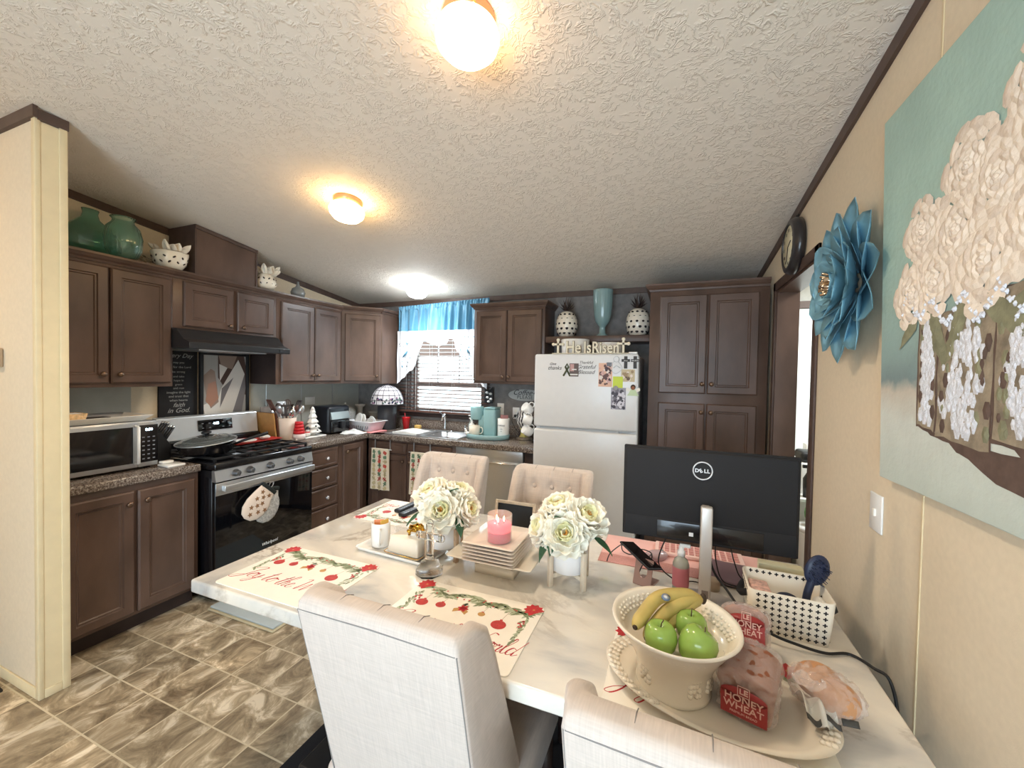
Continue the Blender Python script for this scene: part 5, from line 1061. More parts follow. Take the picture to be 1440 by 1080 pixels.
# ------------------------------------------------------------------ dining table and rug
solo('area_rug', 'black rug under the dining table and near chairs', 'rug', G().box(-1.35, .58, -1.0, 2.6, .0, .008, .003), mat('black_rug', (18, 18, 24), rough=.95, bump=.5, bscale=400))
t = thing('dining_table', 'long white and brown veined marble dining table', 'table', (-.54, 1.438, 0)); T = inv(t)
part('tabletop', G(T).box(-1.59, .505, .91, 1.966, .712, .76, .008, 3), marble, t)
part('apron', G(T).box(-1.35, .27, 1.08, 1.80, .66, .711, .004), blackp, t)
for x in (-1.2, .12):
    part('leg', G(T).box(x - .05, x + .05, 1.25, 1.63, .05, .66, .01), blackp, t); part('foot', G(T).box(x - .06, x + .06, 1.08, 1.80, .009, .05, .01), blackp, t)
t = thing('floor_mat', 'pale grey blue cushioned kitchen mat on the floor in front of the stove', 'mat', (-2.39, 1.90, 0))
part('mat_base', G().box(-.29, .29, -.27, .40, .0, .012, .005), mat('mat_beige_edge', (196, 182, 150), rough=.7), t); part('mat_top', G().box(-.28, .28, -.26, .39, .012, .026, .010), mat('mat_grey_blue', (178, 186, 186), rough=.6), t)
solo('door_rug', 'corner of a dark brown rug on the floor beside the partition', 'rug', G().box(-.5, .5, -.5, 0, 0, .012, .004), mat('dark_brown_rug', (48, 38, 30), rough=.95, bump=.6, bscale=300), (-3.35, .88, .0), rz=-.06)

# ------------------------------------------------------------------ chairs
def chair(lab, loc, rz, tufted=True):
    t = thing('dining_chair', lab, 'chair', loc, rz, 'beige linen wing back dining chairs')
    # local: sitter looks along +Y; the rear of the back leans away
    def yr(z): return -.21 - .14 * max(0, (z - .42)) / .58
    def sec(z, i=0.0, hz=0):
        k = max(0, min(1, (z - .45) / .55)); hw = .212 + .0 * k; fl = .018; dp = .225 - .102 * k - .034 * max(0, (z - .93) / .065) ** 2; y = yr(z); tw = .052
        base = [(-hw + i, y + i), (hw - i, y + i), (hw + .006 - i * .5, y + .035), (hw + fl - i, y + dp - .02 - i), (hw + fl - .012 - i * .5, y + dp - i), (hw + fl - tw + .010 + i * .5, y + dp - i), (hw + fl - tw + i, y + dp - .02 - i), (hw - tw + .004 + i, y + .072 - i), (-(hw - tw + .004 + i), y + .072 - i), (-(hw + fl - tw + i), y + dp - .02 - i), (-(hw + fl - tw + .010 + i * .5), y + dp - i), (-(hw + fl - .012 - i * .5), y + dp - i), (-(hw + fl - i), y + dp - .02 - i), (-(hw + .006 - i * .5), y + .035)]
        return [(x, yy, z) for x, yy in base]
    g = G(); L_ = [sec(z) for z in (.30, .36, .45, .6, .75, .88, .965)]
    L_ += [[(x, y, .985) for x, y, z in sec(.985, .004)], [(x, y, .996) for x, y, z in sec(.99, .012)], [(x, y, 1.0) for x, y, z in sec(.995, .022)]]
    g.rings(L_); nn_ = (len(L_) - 1) * 14; g.f.pop(); g.mi.pop(); g.sm.pop()
    for q_ in ((0, 1, 7, 8), (1, 2, 3, 6, 7), (3, 4, 5, 6), (8, 9, 12, 13, 0), (9, 10, 11, 12)): g.f.append([nn_ + k for k in q_]); g.mi.append(0); g.sm.append(True)
    bk = part('backrest', g, linenm, t, sub=0)
    bk.modifiers.new('b', 'BEVEL').width = .008; bk.modifiers['b'].segments = 3; bk.modifiers['b'].limit_method = 'ANGLE'; bk.modifiers['b'].angle_limit = .7
    g = G(); g.tube([(-.205, yr(.965) + .001, .968), (0, yr(.965) - .0005, .972), (.205, yr(.965) + .001, .968)], .0017, 6); g.tube([(.208, yr(z) + .002, z) for z in (.968, .8, .6, .4, .31)], .0018, 6); g.tube([(-.208, yr(z) + .002, z) for z in (.968, .8, .6, .4, .31)], .0018, 6)
    part('piping', g, mat('grey_piping', (140, 134, 130), rough=.9), bk)
    # tufted inner cushion
    B = [(-.10, .90), (0, .90), (.10, .90), (-.05, .79), (.05, .79), (-.15, .79), (.15, .79), (-.10, .68), (0, .68), (.10, .68)]
    def cu(u, v):
        x = -.158 + .316 * u; z = .50 + .485 * v; d = .013
        e = min(u, 1 - u, v, 1 - v) * 14; d *= min(1, e) ** .5
        for bx, bz in B:
            q = ((x - bx) ** 2 + (z - bz) ** 2); d -= .017 * math.exp(-q / .0006)
            if z > bz: d -= .004 * math.exp(-((x - bx) ** 2) / .00002) * (1 if bz > .85 else max(0, 1 - (z - bz) / .11))
        return (x, yr(z) + .0715 + d, z)
    g = G(); g.grid(cu, 56, 60); cs = part('tufted_cushion', g, linenm, t)
    if tufted:
        for bx, bz in B:
            g = G(); g.sph((bx, yr(bz) + .074, bz), (.012, .007, .012), 12, 8); part('button', g, linenm, cs)
    g = G()
    for x in (-.105, 0.0, .105): g.tube([(x, yr(.96) + .002, .972), (x, yr(.99) + .02, .9985), (x, yr(.99) + .05, 1.001), (x, yr(.98) + .070, .99)], .0010, 5)
    part('top_seam', g, mat('grey_piping', (150, 144, 140)), bk)
    part('seat', G().box(-.255, .255, -.22, .31, .34, .48, .028, 3), linenm, t)
    lg = mat('dark_wood_leg', (54, 40, 34), rough=.4)
    for sx, sy in ((-1, 1), (1, 1), (-1, -1), (1, -1)):
        g = G(); g.tube([(sx * .22, sy * .22 + .03, .345), (sx * .225, sy * .25 + .03, .010)], [.026, .016], 4); part('leg', g, lg, t)
    return t
NC = chair('beige wing back dining chair at the near side of the table, back filling the foreground', (-.580, 1.015, 0), 0)
specs = [('beige wing back dining chair cut off at the lower right corner', (.085, .930, 0), -.06), ('far beige tufted dining chair on the left, in front of the sink cabinet', (-1.262, 1.965, 0), PI + .03), ('far beige tufted dining chair on the right, in front of the refrigerator', (-.605, 1.885, 0), PI - .02)]
for lab, loc, rz in specs:
    c = copy_tree(NC); c.location = loc; c.rotation_euler = (0, 0, rz); c['label'] = lab

# ------------------------------------------------------------------ placemats
# a small stroke alphabet for the flowing script
STR = {'J': ([[(.15, .95), (.0, .85), (.12, .72), (.5, .98), (.75, .95), (.55, .6), (.38, .0), (.1, -.35), (-.12, -.3), (.1, -.05), (.5, .12)]], .62),
 'o': ([[(.0, .1), (.18, .42), (.3, .42), (.1, .2), (.14, .0), (.3, .03), (.38, .3), (.26, .42), (.5, .34)]], .45), 'y': ([[(.0, .34), (.08, .42), (.08, .08), (.2, .02), (.36, .42), (.3, .0), (.08, -.42), (-.08, -.36), (.1, -.1), (.5, .2)]], .48),
 't': ([[(.0, .1), (.24, .85), (.08, .12), (.14, .0), (.34, .14)], [(.0, .58), (.34, .64)]], .3), 'h': ([[(.0, .1), (.3, .8), (.24, .95), (.12, .6), (.02, .0)], [(.04, .2), (.2, .42), (.28, .36), (.22, .06), (.3, .0), (.46, .12)]], .44),
 'e': ([[(.0, .12), (.24, .3), (.2, .42), (.08, .3), (.06, .08), (.16, .0), (.36, .14)]], .34), 'W': ([[(-.1, .9), (.1, .98), (.1, .5), (.08, .02), (.42, .7), (.42, .02), (.72, .8), (.82, .98), (1.0, .9)]], .95),
 'r': ([[(.0, .1), (.14, .42), (.16, .32), (.28, .38), (.2, .06), (.28, .0), (.4, .12)]], .36), 'l': ([[(.0, .1), (.28, .8), (.22, .95), (.1, .5), (.08, .06), (.16, .0), (.32, .14)]], .28),
 'd': ([[(.3, .36), (.14, .42), (.02, .14), (.12, .0), (.28, .2), (.46, .95)], [(.28, .2), (.28, .0), (.46, .14)]], .48), ' ': ([], .3)}
def script(g, s, x, y, size, w, z):
    for ch_ in s:
        st, adv = STR[ch_]
        for line in st:
            P = smooth_path([(x + (px + py * .22) * size, y + py * size, z) for px, py in line], 6)
            for i in range(len(P) - 1):
                a, b = P[i], P[i + 1]; d = (b - a); ww = w * (1.5 if d.y < -.2 * abs(d.x) else .75); n_ = Vector((-d.y, d.x, 0))
                if n_.length < 1e-7: continue
                n_ = n_.normalized() * ww
                g.add([a - n_, b - n_, b + n_, a + n_], [(0, 1, 2, 3)], False)
        x += adv * size * .86
def swidth(s, size): return sum(STR[c][1] for c in s) * size * .86
pmat = mat('cream_placemat', (246, 240, 228), rough=.45); poin = mat('poinsettia_red', (196, 44, 54), rough=.6, noise=.15, nscale=60); lf = mat('sage_print', (128, 138, 104), rough=.6, noise=.2, nscale=50); lf2 = mat('pale_sage_print', (178, 186, 160), rough=.6); orn = mat('ornament_red', (190, 62, 60), rough=.6, noise=.15, nscale=80); gdp = mat('gold_print', (196, 150, 90), rough=.6); brn = mat('string_print', (168, 140, 108), rough=.6)
def placemat(lab, cx_, cy_, rz, seed_):
    t = thing('placemat', lab, 'placemat', (cx_, cy_, .7602), rz, 'christmas placemats')
    W_, H_ = .460, .325
    def rr(w, h, r, z, n=5):
        out = []
        for sx, sy, a0 in ((1, -1, -PI / 2), (1, 1, 0), (-1, 1, PI / 2), (-1, -1, PI)):
            for k in range(n + 1): a = a0 + k * PI / 2 / n; out.append((sx * (w - r) + r * math.cos(a), sy * (h - r) + r * math.sin(a), z))
        return out
    g = G(); g.smooth = False; g.rings([rr(W_ / 2, H_ / 2, .014, 0), rr(W_ / 2, H_ / 2, .014, .0026), rr(W_ / 2 - .001, H_ / 2 - .001, .013, .003)]); part('mat', g, pmat, t)
    g = G(); R = random.Random(seed_); Z = .0031
    def leaf(x, y, a, l, w, m, z):
        g.m = m; pts = [(0, 0), (l * .3, w), (l * .7, w * .8), (l, 0), (l * .7, -w * .8), (l * .3, -w)]; g.add([(x + p * math.cos(a) - q * math.sin(a), y + p * math.sin(a) + q * math.cos(a), z) for p, q in pts], [tuple(range(6))[::-1]], False)
    def disc(x, y, r, m, z, n=12, sy=1): g.m = m; g.add([(x + r * math.cos(k * 2 * PI / n), y + r * sy * math.sin(k * 2 * PI / n), z) for k in range(n)], [tuple(range(n))], False)
    # garland along the top and partway down both sides
    for i in range(150):
        u = i / 149; x = -.20 + .40 * u; y = .128 + .012 * math.sin(u * 19) - .012 * abs(math.sin(u * 6)); a = R.random() * 6.28
        leaf(x, y, (-.4 if R.random() < .5 else -2.6) + R.random() * .9 - .3, .030 + .014 * R.random(), .0050, 1 if R.random() < .6 else 2, Z + .00002 * (i % 7))
    for s in (-1, 1):
        for i in range(22):
            x = s * (.208 - .02 * R.random()); y = .10 - .14 * i / 22; leaf(x, y, -1.57 + s * (.3 - 1.2 * R.random()), .024, .0042, 1 if i % 2 else 2, Z + .00002 * (i % 5))
        for i in range(10): disc(s * (.175 + .02 * R.random()), .085 - .05 * R.random(), .0036, 0, Z + .0002, 8)
    for i in range(12): disc(-.17 + .34 * R.random(), .10 + .03 * R.random(), .0034, 0, Z + .0002, 8)
    for i in range(9): disc(-.03 + .03 * R.random(), .085 - .02 * R.random(), .005, 2, Z + .00021, 8)
    for s in (-1, 1):
        for k in range(14): leaf(s * .200, .135, k * .62 + .2, .034 if k < 8 else .020, .0105, 0 if k % 2 else 3, Z + .0003 + .00003 * k)
        disc(s * .200, .135, .004, 4, Z + .0009, 8)
    # hanging ornaments and bells
    for x, y, r, m in ((-.155, .035, .021, 3), (-.09, .045, .017, 3), (.055, .05, .012, 4), (.125, .022, .024, 3)):
        g.m = 5; g.add([(x - .0006, y + r, Z), (x + .0006, y + r, Z), (x + .012, .12, Z), (x + .0108, .12, Z)], [(0, 1, 2, 3)], False)
        disc(x, y, r, m, Z + .0002, 20, .9); g.m = 3; g.add([(x - .005, y + r * .8, Z + .00025), (x + .005, y + r * .8, Z + .00025), (x + .004, y + r * 1.15, Z + .00025), (x - .004, y + r * 1.15, Z + .00025)], [(0, 1, 2, 3)], False)
        if r > .02:
            for q in range(-2, 3): disc(x + q * r * .32, y - .2 * r, .0022, 0, Z + .0003, 6)
    for s in (-1, 1): g.m = 4; g.add([(-.015 + s * .004, .058, Z + .0002), (-.015 + s * .026, .045, Z + .0002), (-.015 + s * .022, .026, Z + .0002), (-.015 + s * .002, .040, Z + .0002)], [(0, 1, 2, 3) if s < 0 else (3, 2, 1, 0)], False)
    for k in range(6): leaf(-.012, .055, k * 1.05, .020, .006, 0, Z + .0004)
    part('holiday_print', g, [poin, lf, lf2, orn, gdp, brn], t)
    g = G(); s_ = 'Joy to the World'; sz = .074; script(g, s_, -swidth(s_, sz) / 2 + .002, -.088, sz, .0014, Z); part('script_lettering', g, inkr, t, 'red script reading Joy to the World')
    return t
placemat('christmas placemat at the left end of the table with its script fully in view', -1.262, 1.092, 0, 1)
placemat('christmas placemat in the middle near side, half hidden by the near chair', -.592, 1.080, 0, 2)
placemat('christmas placemat at the far left corner under the two remotes', -1.290, 1.790, PI, 3)
placemat('christmas placemat under the white oval platter', .095, 1.085, 0, 4)

# ------------------------------------------------------------------ things on the table
ZT = .7602
for i, (x, y, a, l, lab) in enumerate(((-1.345, 1.865, 1.25, .19, 'upper black remote control on the far placemat'), (-1.285, 1.83, 1.22, .20, 'lower black remote control on the far placemat, nearer the flowers'))):
    t = thing('remote_control', lab, 'remote control', (x, y, ZT + .0042), a - PI / 2 + .25, 'remote controls')
    part('body', G().box(-.022, .022, -l / 2, l / 2, 0, .018, .007, 3), mat('remote_black', (28, 34, 42), rough=.4), t)
    g = G()
    for r_ in range(7):
        for c_ in range(3): g.box(-.013 + c_ * .010, -.007 + c_ * .010, -l * .38 + r_ * .02, -l * .38 + r_ * .02 + .007, .0178, .0192, .0005)
    part('buttons', g, mat('remote_grey_keys', (150, 160, 170), rough=.5), t)
# white tray with mug, butter dish
def rrect(w, h, r, z, n=4):
    out = []
    for sx, sy, a0 in ((1, -1, -PI / 2), (1, 1, 0), (-1, 1, PI / 2), (-1, -1, PI)):
        for k in range(n + 1): a = a0 + k * PI / 2 / n; out.append((sx * (w - r) + r * math.cos(a), sy * (h - r) + r * math.sin(a), z))
    return out
def dish(name, lab, cat, w, h, dep, m, loc, rz, gold_rim=False, lip=.012, grp=None):
    t = thing(name, lab, cat, loc, rz, grp); g = G(); g.rings([rrect(w - lip, h - lip, .01, 0), rrect(w, h, .014, dep), rrect(w - .004, h - .004, .012, dep + .001), rrect(w - lip - .003, h - lip - .003, .008, .004)]); part('dish', g, m, t)
    if gold_rim: g = G(); P = rrect(w - .001, h - .001, .013, dep + .001); g.tube(P + [P[0]], .0016, 5); part('gold_rim', g, gold, t)
    return t
dish('serving_tray', 'small white rectangular tray holding the cream mug and butter dish', 'tray', .185, .085, .018, white, (-1.045, 1.405, ZT), -.06)
t = mug('coffee_mug', 'white cylindrical mug with a folded handle standing on the small tray', (-1.155, 1.405, ZT + .005), -1.0, white, .040, .105)
for i, (x, y, a, c, lab) in enumerate(((-.01, .0, .5, (206, 120, 60), 'orange tea packet in the white mug'), (.012, .008, 1.3, (214, 170, 80), 'yellow tea packet in the white mug'))):
    solo('tea_packet', lab, 'packet', G().box(-.020, .020, -.002, .002, 0, .10, .001), mat('packet_%d' % i, c, rough=.4), (-1.155 + x, 1.405 + y, ZT + .018), a)
t = dish('butter_dish', 'white lidded butter dish with gold rim and gold knob on the small tray', 'butter dish', .092, .058, .010, white, (-1.000, 1.395, ZT + .006), -.08, True)
g = G(); g.rings([rrect(.080, .046, .008, .011), rrect(.072, .038, .008, .070), rrect(.066, .032, .008, .075)]); lid = part('lid', g, offw, t); part('lid_knob', G().lathe([(.006, .075), (.005, .084), (.011, .090), (.011, .096), (.001, .099)], seg=16), gold, lid)
solo('glass_bowl', 'small clear glass bowl behind the mug', 'bowl', G().lathe([(.025, 0), (.035, .01), (.048, .045), (.046, .046), (.032, .012), (.001, .006)], seg=30), gl2, (-1.125, 1.535, ZT))
for x, y, lab in ((-1.038, 1.505, 'left gold napkin ring holder behind the butter dish'), (-.955, 1.505, 'right gold napkin ring holder behind the butter dish')):
    t = thing('gold_votive_cup', lab, 'cup', (x, y, ZT), 0, 'gold votive cups'); g = G(); g.lathe([(.020, 0), (.026, .004), (.034, .05), (.037, .07), (.034, .071), (.031, .05), (.001, .008)], seg=26, flute=(9, .05)); part('cup', g, gold, t)
    g = G(); g.tube([(.034 * math.cos(k * PI / 10), .034 * math.sin(k * PI / 10), .071 + .006 * math.sin(k * 1.3)) for k in range(21)], .003, 5); part('rim', g, gold, t)
# crystal cross
cg = mat('crystal', (252, 252, 252), rough=.02, trans=1, ior=1.22, spec=1)
t = thing('crystal_cross', 'clear crystal cross candleholder on the table before the left flowers', 'ornament', (-.832, 1.290, ZT))
part('base', G().lathe([(.045, 0), (.052, .004), (.052, .022), (.046, .026), (.040, .028), (.036, .045), (.018, .056), (.012, .07)], seg=8), cg, t)
part('cross', G().box(-.013, .013, -.010, .010, .070, .190, .003).box(-.048, .048, -.009, .009, .128, .154, .003), cg, t)
for a, b in ((-.05, .141), (.05, .141), (0, .192)): part('cross_tip', G().sph((a, 0, b), (.015, .010, .015), 8, 6), cg, t)
# potted peonies on wooden stands
petw = mat('cream_silk_petal', (250, 246, 230), rough=.75, sheen=.3); petc = mat('yellow_petal_centre', (236, 232, 186), rough=.8); whp = mat('white_matte_pot', (236, 236, 236), rough=.5); ww_ = mat('whitewashed_wood', (222, 208, 186), rough=.7, noise=.12, nscale=60, stretch=(1, 1, .2)); wb_ = mat('tan_wood_leg', (186, 158, 128), rough=.7, noise=.12, nscale=60); orc = mat('orange_stamen', (222, 160, 70), rough=.8)
def bloom(par, c, d, R_, seed_):
    """a peony of curled petals opening along direction d"""
    Rn = random.Random(seed_); Q = Vector(d).to_track_quat('Z', 'Y').to_matrix().to_4x4(); g = G(); M0 = TR(*c) @ Q
    for ring, (n, tilt, ln, w) in enumerate(((5, .12, .50, .5), (7, .38, .66, .60), (8, .66, .82, .68), (9, .98, .95, .74), (9, 1.32, 1.0, .78), (8, 1.7, .95, .78))):
        for k in range(n):
            a = 2 * PI * (k + .5 * (ring % 2)) / n + Rn.random() * .35; tl = tilt + (Rn.random() - .5) * .18; L1 = R_ * ln * (.92 + .16 * Rn.random()); W1 = R_ * w * (.9 + .2 * Rn.random()); ph = Rn.random() * 6
            g.m = 1 if ring < 2 and Rn.random() < .8 else 0; g.X = M0 @ RZ(a) @ RY(tl) @ TR(R_ * .05, 0, 0)
            g.grid(lambda u, v: ((.26 * L1 * math.sin(v * 2.3) - .10 * L1) * (1 - .2 * ring / 5) - .20 * W1 * (2 * u - 1) ** 2 * v, W1 * (u - .5) * (math.sin(PI * (.10 + .72 * v)) ** .8), L1 * (v - .03 * math.cos((u - .5) * 11 + ph) * v ** 4) - .08 * L1 * (2 * u - 1) ** 2 * v), 6, 6)
    g.X = M0; g.m = 2
    for k in range(9): a = Rn.random() * 6.28; g.tube([(0, 0, .2 * R_), (.10 * R_ * math.cos(a), .12 * R_ * math.sin(a), .46 * R_)], .0016, 4)
    o = part('peony_bloom', g, [petw, petc, orc], par); s = o.modifiers.new('thick', 'SOLIDIFY'); s.thickness = .0008
def plant(lab, loc, rz, blooms, leaves, legm):
    t = thing('potted_peonies', lab, 'flower arrangement', loc, rz, 'peonies in white pots on wooden stands')
    part('pot', G().lathe([(.062, .048), (.066, .052), (.071, .150), (.066, .152), (.062, .142), (.001, .140)], seg=40), whp, t)
    for k in range(4):
        a = PI / 4 + k * PI / 2; x, y = .083 * math.cos(a), .083 * math.sin(a); g = G(); g.X = TR(x, y, 0) @ RZ(a); g.box(-.008, .008, -.0085, .0085, 0, .135, .002); part('stand_leg', g, legm, t)
    g = G()
    for k in range(2): g.X = RZ(PI / 4 + k * PI / 2); g.box(-.078, .078, -.006, .006, .030 + .001 * k, .046, .001)
    part('stand_brace', g, legm, t)
    R = random.Random(len(lab))
    for i, (c, d, r_) in enumerate(blooms): bloom(t, c, d, r_ * 1.12, i * 7 + len(lab))
    for c, d, l, w in leaves:
        g = G(); M = TR(*c) @ Vector(d).to_track_quat('X', 'Z').to_matrix().to_4x4(); g.X = M
        g.grid(lambda u, v: (l * v, w * math.sin(PI * v ** .8) * (u - .5) * 2, .25 * w * abs(u - .5) * 2 - .35 * l * v * v), 4, 10); o = part('leaf', g, leafm, t); o.modifiers.new('thick', 'SOLIDIFY').thickness = .0008
    g = G()
    for i, (c, d, r_) in enumerate(blooms): g.tube([(0, 0, .13), (c[0] * .8, c[1] * .8, c[2] * .95)], .003, 5)
    part('stem', g, leafm, t)
    return t
plant('right pot of cream peonies on a whitewashed wooden stand, beside the monitor', (-.337, 1.450, ZT), .12,
      [((-.008, -.055, .190), (.05, -.8, .55), .078), ((.055, .0, .235), (.45, -.45, .85), .078), ((-.040, .035, .245), (-.3, -.25, .95), .075), ((-.085, -.02, .195), (-.85, -.5, .4), .070), ((.06, .06, .20), (.6, .5, .5), .07)],
      [((-.07, -.04, .165), (-.35, -.75, -.55), .085, .016), ((-.05, -.06, .17), (-.1, -.9, -.5), .06, .014), ((.085, -.02, .18), (.8, -.35, -.2), .085, .018), ((-.02, -.03, .235), (-.4, -.6, .6), .05, .013), ((.01, -.03, .24), (-.2, -.2, .9), .04, .01)], ww_)
plant('left pot of cream peonies on a tan wooden stand, beside the crystal cross', (-.862, 1.445, ZT), .35,
      [((-.005, -.050, .200), (.05, -.85, .5), .082), ((-.055, .015, .240), (-.45, -.35, .85), .080), ((.045, .03, .245), (.3, .0, .95), .070), ((.085, -.02, .200), (.85, -.35, .35), .068), ((-.05, .07, .2), (-.6, .5, .5), .07)],
      [((-.085, -.03, .185), (-.85, -.35, -.3), .075, .020), ((.06, -.05, .18), (.35, -.6, -.6), .08, .018), ((.02, -.02, .265), (.5, -.3, .6), .055, .018)], wb_)
# cake stand, plates and candle
t = thing('cake_stand', 'rectangular white pedestal cake stand in the middle of the table', 'cake stand', (-.604, 1.418, ZT))
g = G(); g.rings([rrect(.080, .048, .006, 0), rrect(.080, .048, .006, .030), rrect(.035, .03, .006, .036), rrect(.035, .03, .006, .060)]); part('foot', g, offw, t)
g = G(); g.rings([rrect(.135, .09, .008, .060), rrect(.170, .120, .012, .078), rrect(.166, .116, .012, .080), rrect(.128, .082, .008, .067)]); part('plate', g, offw, t)
pw_ = mat('blush_white_china', (236, 222, 208), rough=.25, coat=.3)
for i in range(6):
    t = thing('square_plate', ['lowest', 'second from bottom', 'third from bottom', 'fourth from bottom', 'fifth from bottom', 'topmost'][i] + ' square china plate of the stack on the cake stand', 'plate', (-.598, 1.400, ZT + .068 + i * .0125), .0, 'square plates on the cake stand')
    g = G(); g.rings([rrect(.070, .080, .006, 0), rrect(.102, .112, .010, .012), rrect(.101, .111, .010, .0145), rrect(.064, .074, .006, .0045)]); part('plate', g, pw_, t)
t = thing('candle', 'burning pink three wick candle in a glass jar on the plate stack', 'candle', (-.585, 1.375, ZT + .1355))
part('wax', G().lathe([(.043, .004), (.0435, .062), (.001, .063)], seg=36), mat('pink_wax', (226, 72, 108), rough=.4), t)
part('melted_wax', G().lathe([(.0437, .040), (.0437, .0655), (.001, .0656)], seg=36), mat('glowing_melted_wax', (228, 24, 52), rough=.08, emit=((1, .10, .12), .6)), t)  # slight emission puts the flames' glow into the wax
part('jar', G().lathe([(.046, 0), (.0475, .004), (.0475, .100), (.0455, .102), (.0448, .100), (.0446, .006), (.001, .003)], seg=40), glass, t)
for x, y in ((-.014, .006), (.016, .004), (.0, -.014)):
    g = G(); g.lathe([(.001, .074), (.0028, .078), (.003, .082), (.0014, .089), (.0003, .093)], (x, y, 0), 10); part('flame', g, mat('candle_flame', (255, 220, 140), emit=((1, .72, .32), 9)), t); g = G(); g.cyl((x, y, .064), (x, y, .076), .001, seg=6); part('wick', g, ink, t)
# photo frame
t = thing('easel_picture', 'small silver beaded easel frame seen from its black back behind the plates', 'frame', (-.681, 1.775, ZT), .02)
g = G(); g.X = RX(-.14)
for a in ((-.102, -.088, 0, .150), (.088, .102, 0, .150), (-.088, .088, 0, .014), (-.088, .088, .136, .150)): g.box(a[0], a[1], -.008, .006, a[2], a[3], .002)
part('frame', g, mat('beaded_champagne_metal', (206, 190, 168), rough=.3, metal=.5, bump=1, bscale=250, noise=.2), t)
g = G(); g.X = RX(-.14); g.box(-.088, .088, -.003, .003, .014, .136); part('backing', g, blackp, t)
g = G(); g.tube([(0, .012, .11), (0, .075, .002)], .004, 6); part('easel_leg', g, blackp, t)
# ------------------------------------------------------------------ monitor corner
t = thing('computer_monitor', 'black monitor seen from the back with a silver stand column', 'monitor', (.118, 1.50, ZT))
md = mat('textured_black_monitor', (38, 37, 38), rough=.7, spec=.25, bump=.15, bscale=500)
g = G(); g.X = TR(0, .05, .340) @ RZ(.0); g.box(-.276, .276, -.006, .012, -.165, .165, .004); pn = part('screen_shell', g, md, t)
g = G(); g.X = TR(0, .05, .340); g.box(-.270, .270, -.020, -.004, -.158, .160, .008); g.box(-.268, .268, -.0215, -.006, -.158, -.085, .004); part('back_cover', g, md, pn)
g = G(); g.X = TR(0, .05, .340); g.box(-.155, .175, -.0235, -.0205, -.150, -.092, .001); part('port_recess', g, blackm, pn)
g = G(); g.X = TR(0, .05, .340); g.box(-.275, .275, .0125, .0135, -.162, .163); part('screen', g, blackg, pn)
g = G(); g.X = TR(-.012, .0292, .4365) @ RX(PI / 2); g.tube([(.030 * math.cos(k * PI / 16), .030 * math.sin(k * PI / 16), 0) for k in range(33)], .0022, 6); g.X = Matrix.Identity(4)
for c_, dx_, rz_ in (('D', -.0180, 0), ('E', -.0030, .55), ('L', .0085, 0), ('L', .0180, 0)): g.text(c_, .0175, TR(-.012 + dx_, .0292, .4305 + (.0005 if rz_ else 0)) @ RX(PI / 2) @ RZ(rz_), .0006, 0, off=.0007)
part('ring_logo', g, mat('logo_silver', (216, 218, 222), rough=.4), pn)
g = G(); g.X = TR(0, .05, .340); g.box(-.050, -.036, -.0245, -.0235, -.135, -.122); part('port_label', g, inkw, pn)
slv = mat('silver_stand_plastic', (196, 190, 184), rough=.35, metal=.35)
g = G(); g.box(-.018, .018, -.038, -.010, .004, .330, .005, 3); g.box(-.012, .012, -.012, .032, .26, .32, .003); part('stand_column', g, slv, t)
g = G(); g.box(-.010, .010, -.0388, -.0375, .02, .055, .002); part('cable_slot', g, mat('slot_grey', (120, 110, 106), rough=.6), t)
part('stand_base', G().lathe([(.12, 0), (.12, .005), (.115, .007), (.001, .0075)], (0, -.01, .0003), 40, sy=.65), slv, t)
# pink pad, keyboard, mouse
glt = mat('rose_glitter', (214, 150, 140), rough=.35, noise=.5, nscale=700, bump=.6, bscale=900)
t = thing('desk_pad', 'pink desk pad with a glitter border under the monitor', 'desk pad', (.02, 1.80, ZT))
part('border', G().box(-.285, .36, -.14, .15, 0, .003, .001), glt, t); part('pad', G().box(-.283, .358, -.06, .148, .003, .0038, .0003), mat('pale_pink_pad', (238, 186, 178), rough=.5), t)
t = thing('keyboard', 'pale pink keyboard peeking out under the monitor', 'keyboard', (.12, 1.865, ZT + .004)); part('case', G().box(-.17, .17, -.06, .06, 0, .016, .005), mat('pale_pink_plastic', (242, 206, 198), rough=.4), t)
g = G()
for r_ in range(4):
    for c_ in range(13): g.box(-.155 + c_ * .024, -.137 + c_ * .024, -.045 + r_ * .025, -.027 + r_ * .025, .016, .019, .001)
part('keycaps', g, mat('rose_keycap', (206, 146, 140), rough=.5), t)
t = thing('computer_mouse', 'translucent mauve computer mouse on the pink desk pad', 'mouse', (-.045, 1.765, ZT + .0042), -.9); part('shell', G().sph((0, 0, .012), (.032, .055, .022), 24, 14), mat('mauve_mouse_shell', (190, 164, 168), rough=.2, coat=.4), t); part('wheel', G().cyl((-.004, .03, .03), (.004, .03, .03), .006), steel, t)
# glasses
t = thing('eyeglasses', 'black rimmed eyeglasses lying open on the pink pad', 'glasses', (-.12, 1.745, ZT + .004), -.35)
for sx in (-1, 1):
    g = G(); g.tube(smooth_path([(sx * .010, 0, .010), (sx * .014, 0, .036), (sx * .04, 0, .042), (sx * .064, 0, .036), (sx * .062, 0, .010), (sx * .035, 0, .003), (sx * .010, 0, .010)], 6), .0022, 6); part('rim', g, blackp, t)
    g = G(); g.tube(smooth_path([(sx * .066, 0, .036), (sx * .068, -.05, .033), (sx * .07, -.10, .024), (sx * .068, -.125, .004)], 6), .0022, 6); part('temple', g, blackp, t)
g = G(); g.tube([(-.010, 0, .03), (0, 0, .034), (.010, 0, .03)], .002, 6); part('bridge', g, blackp, t)
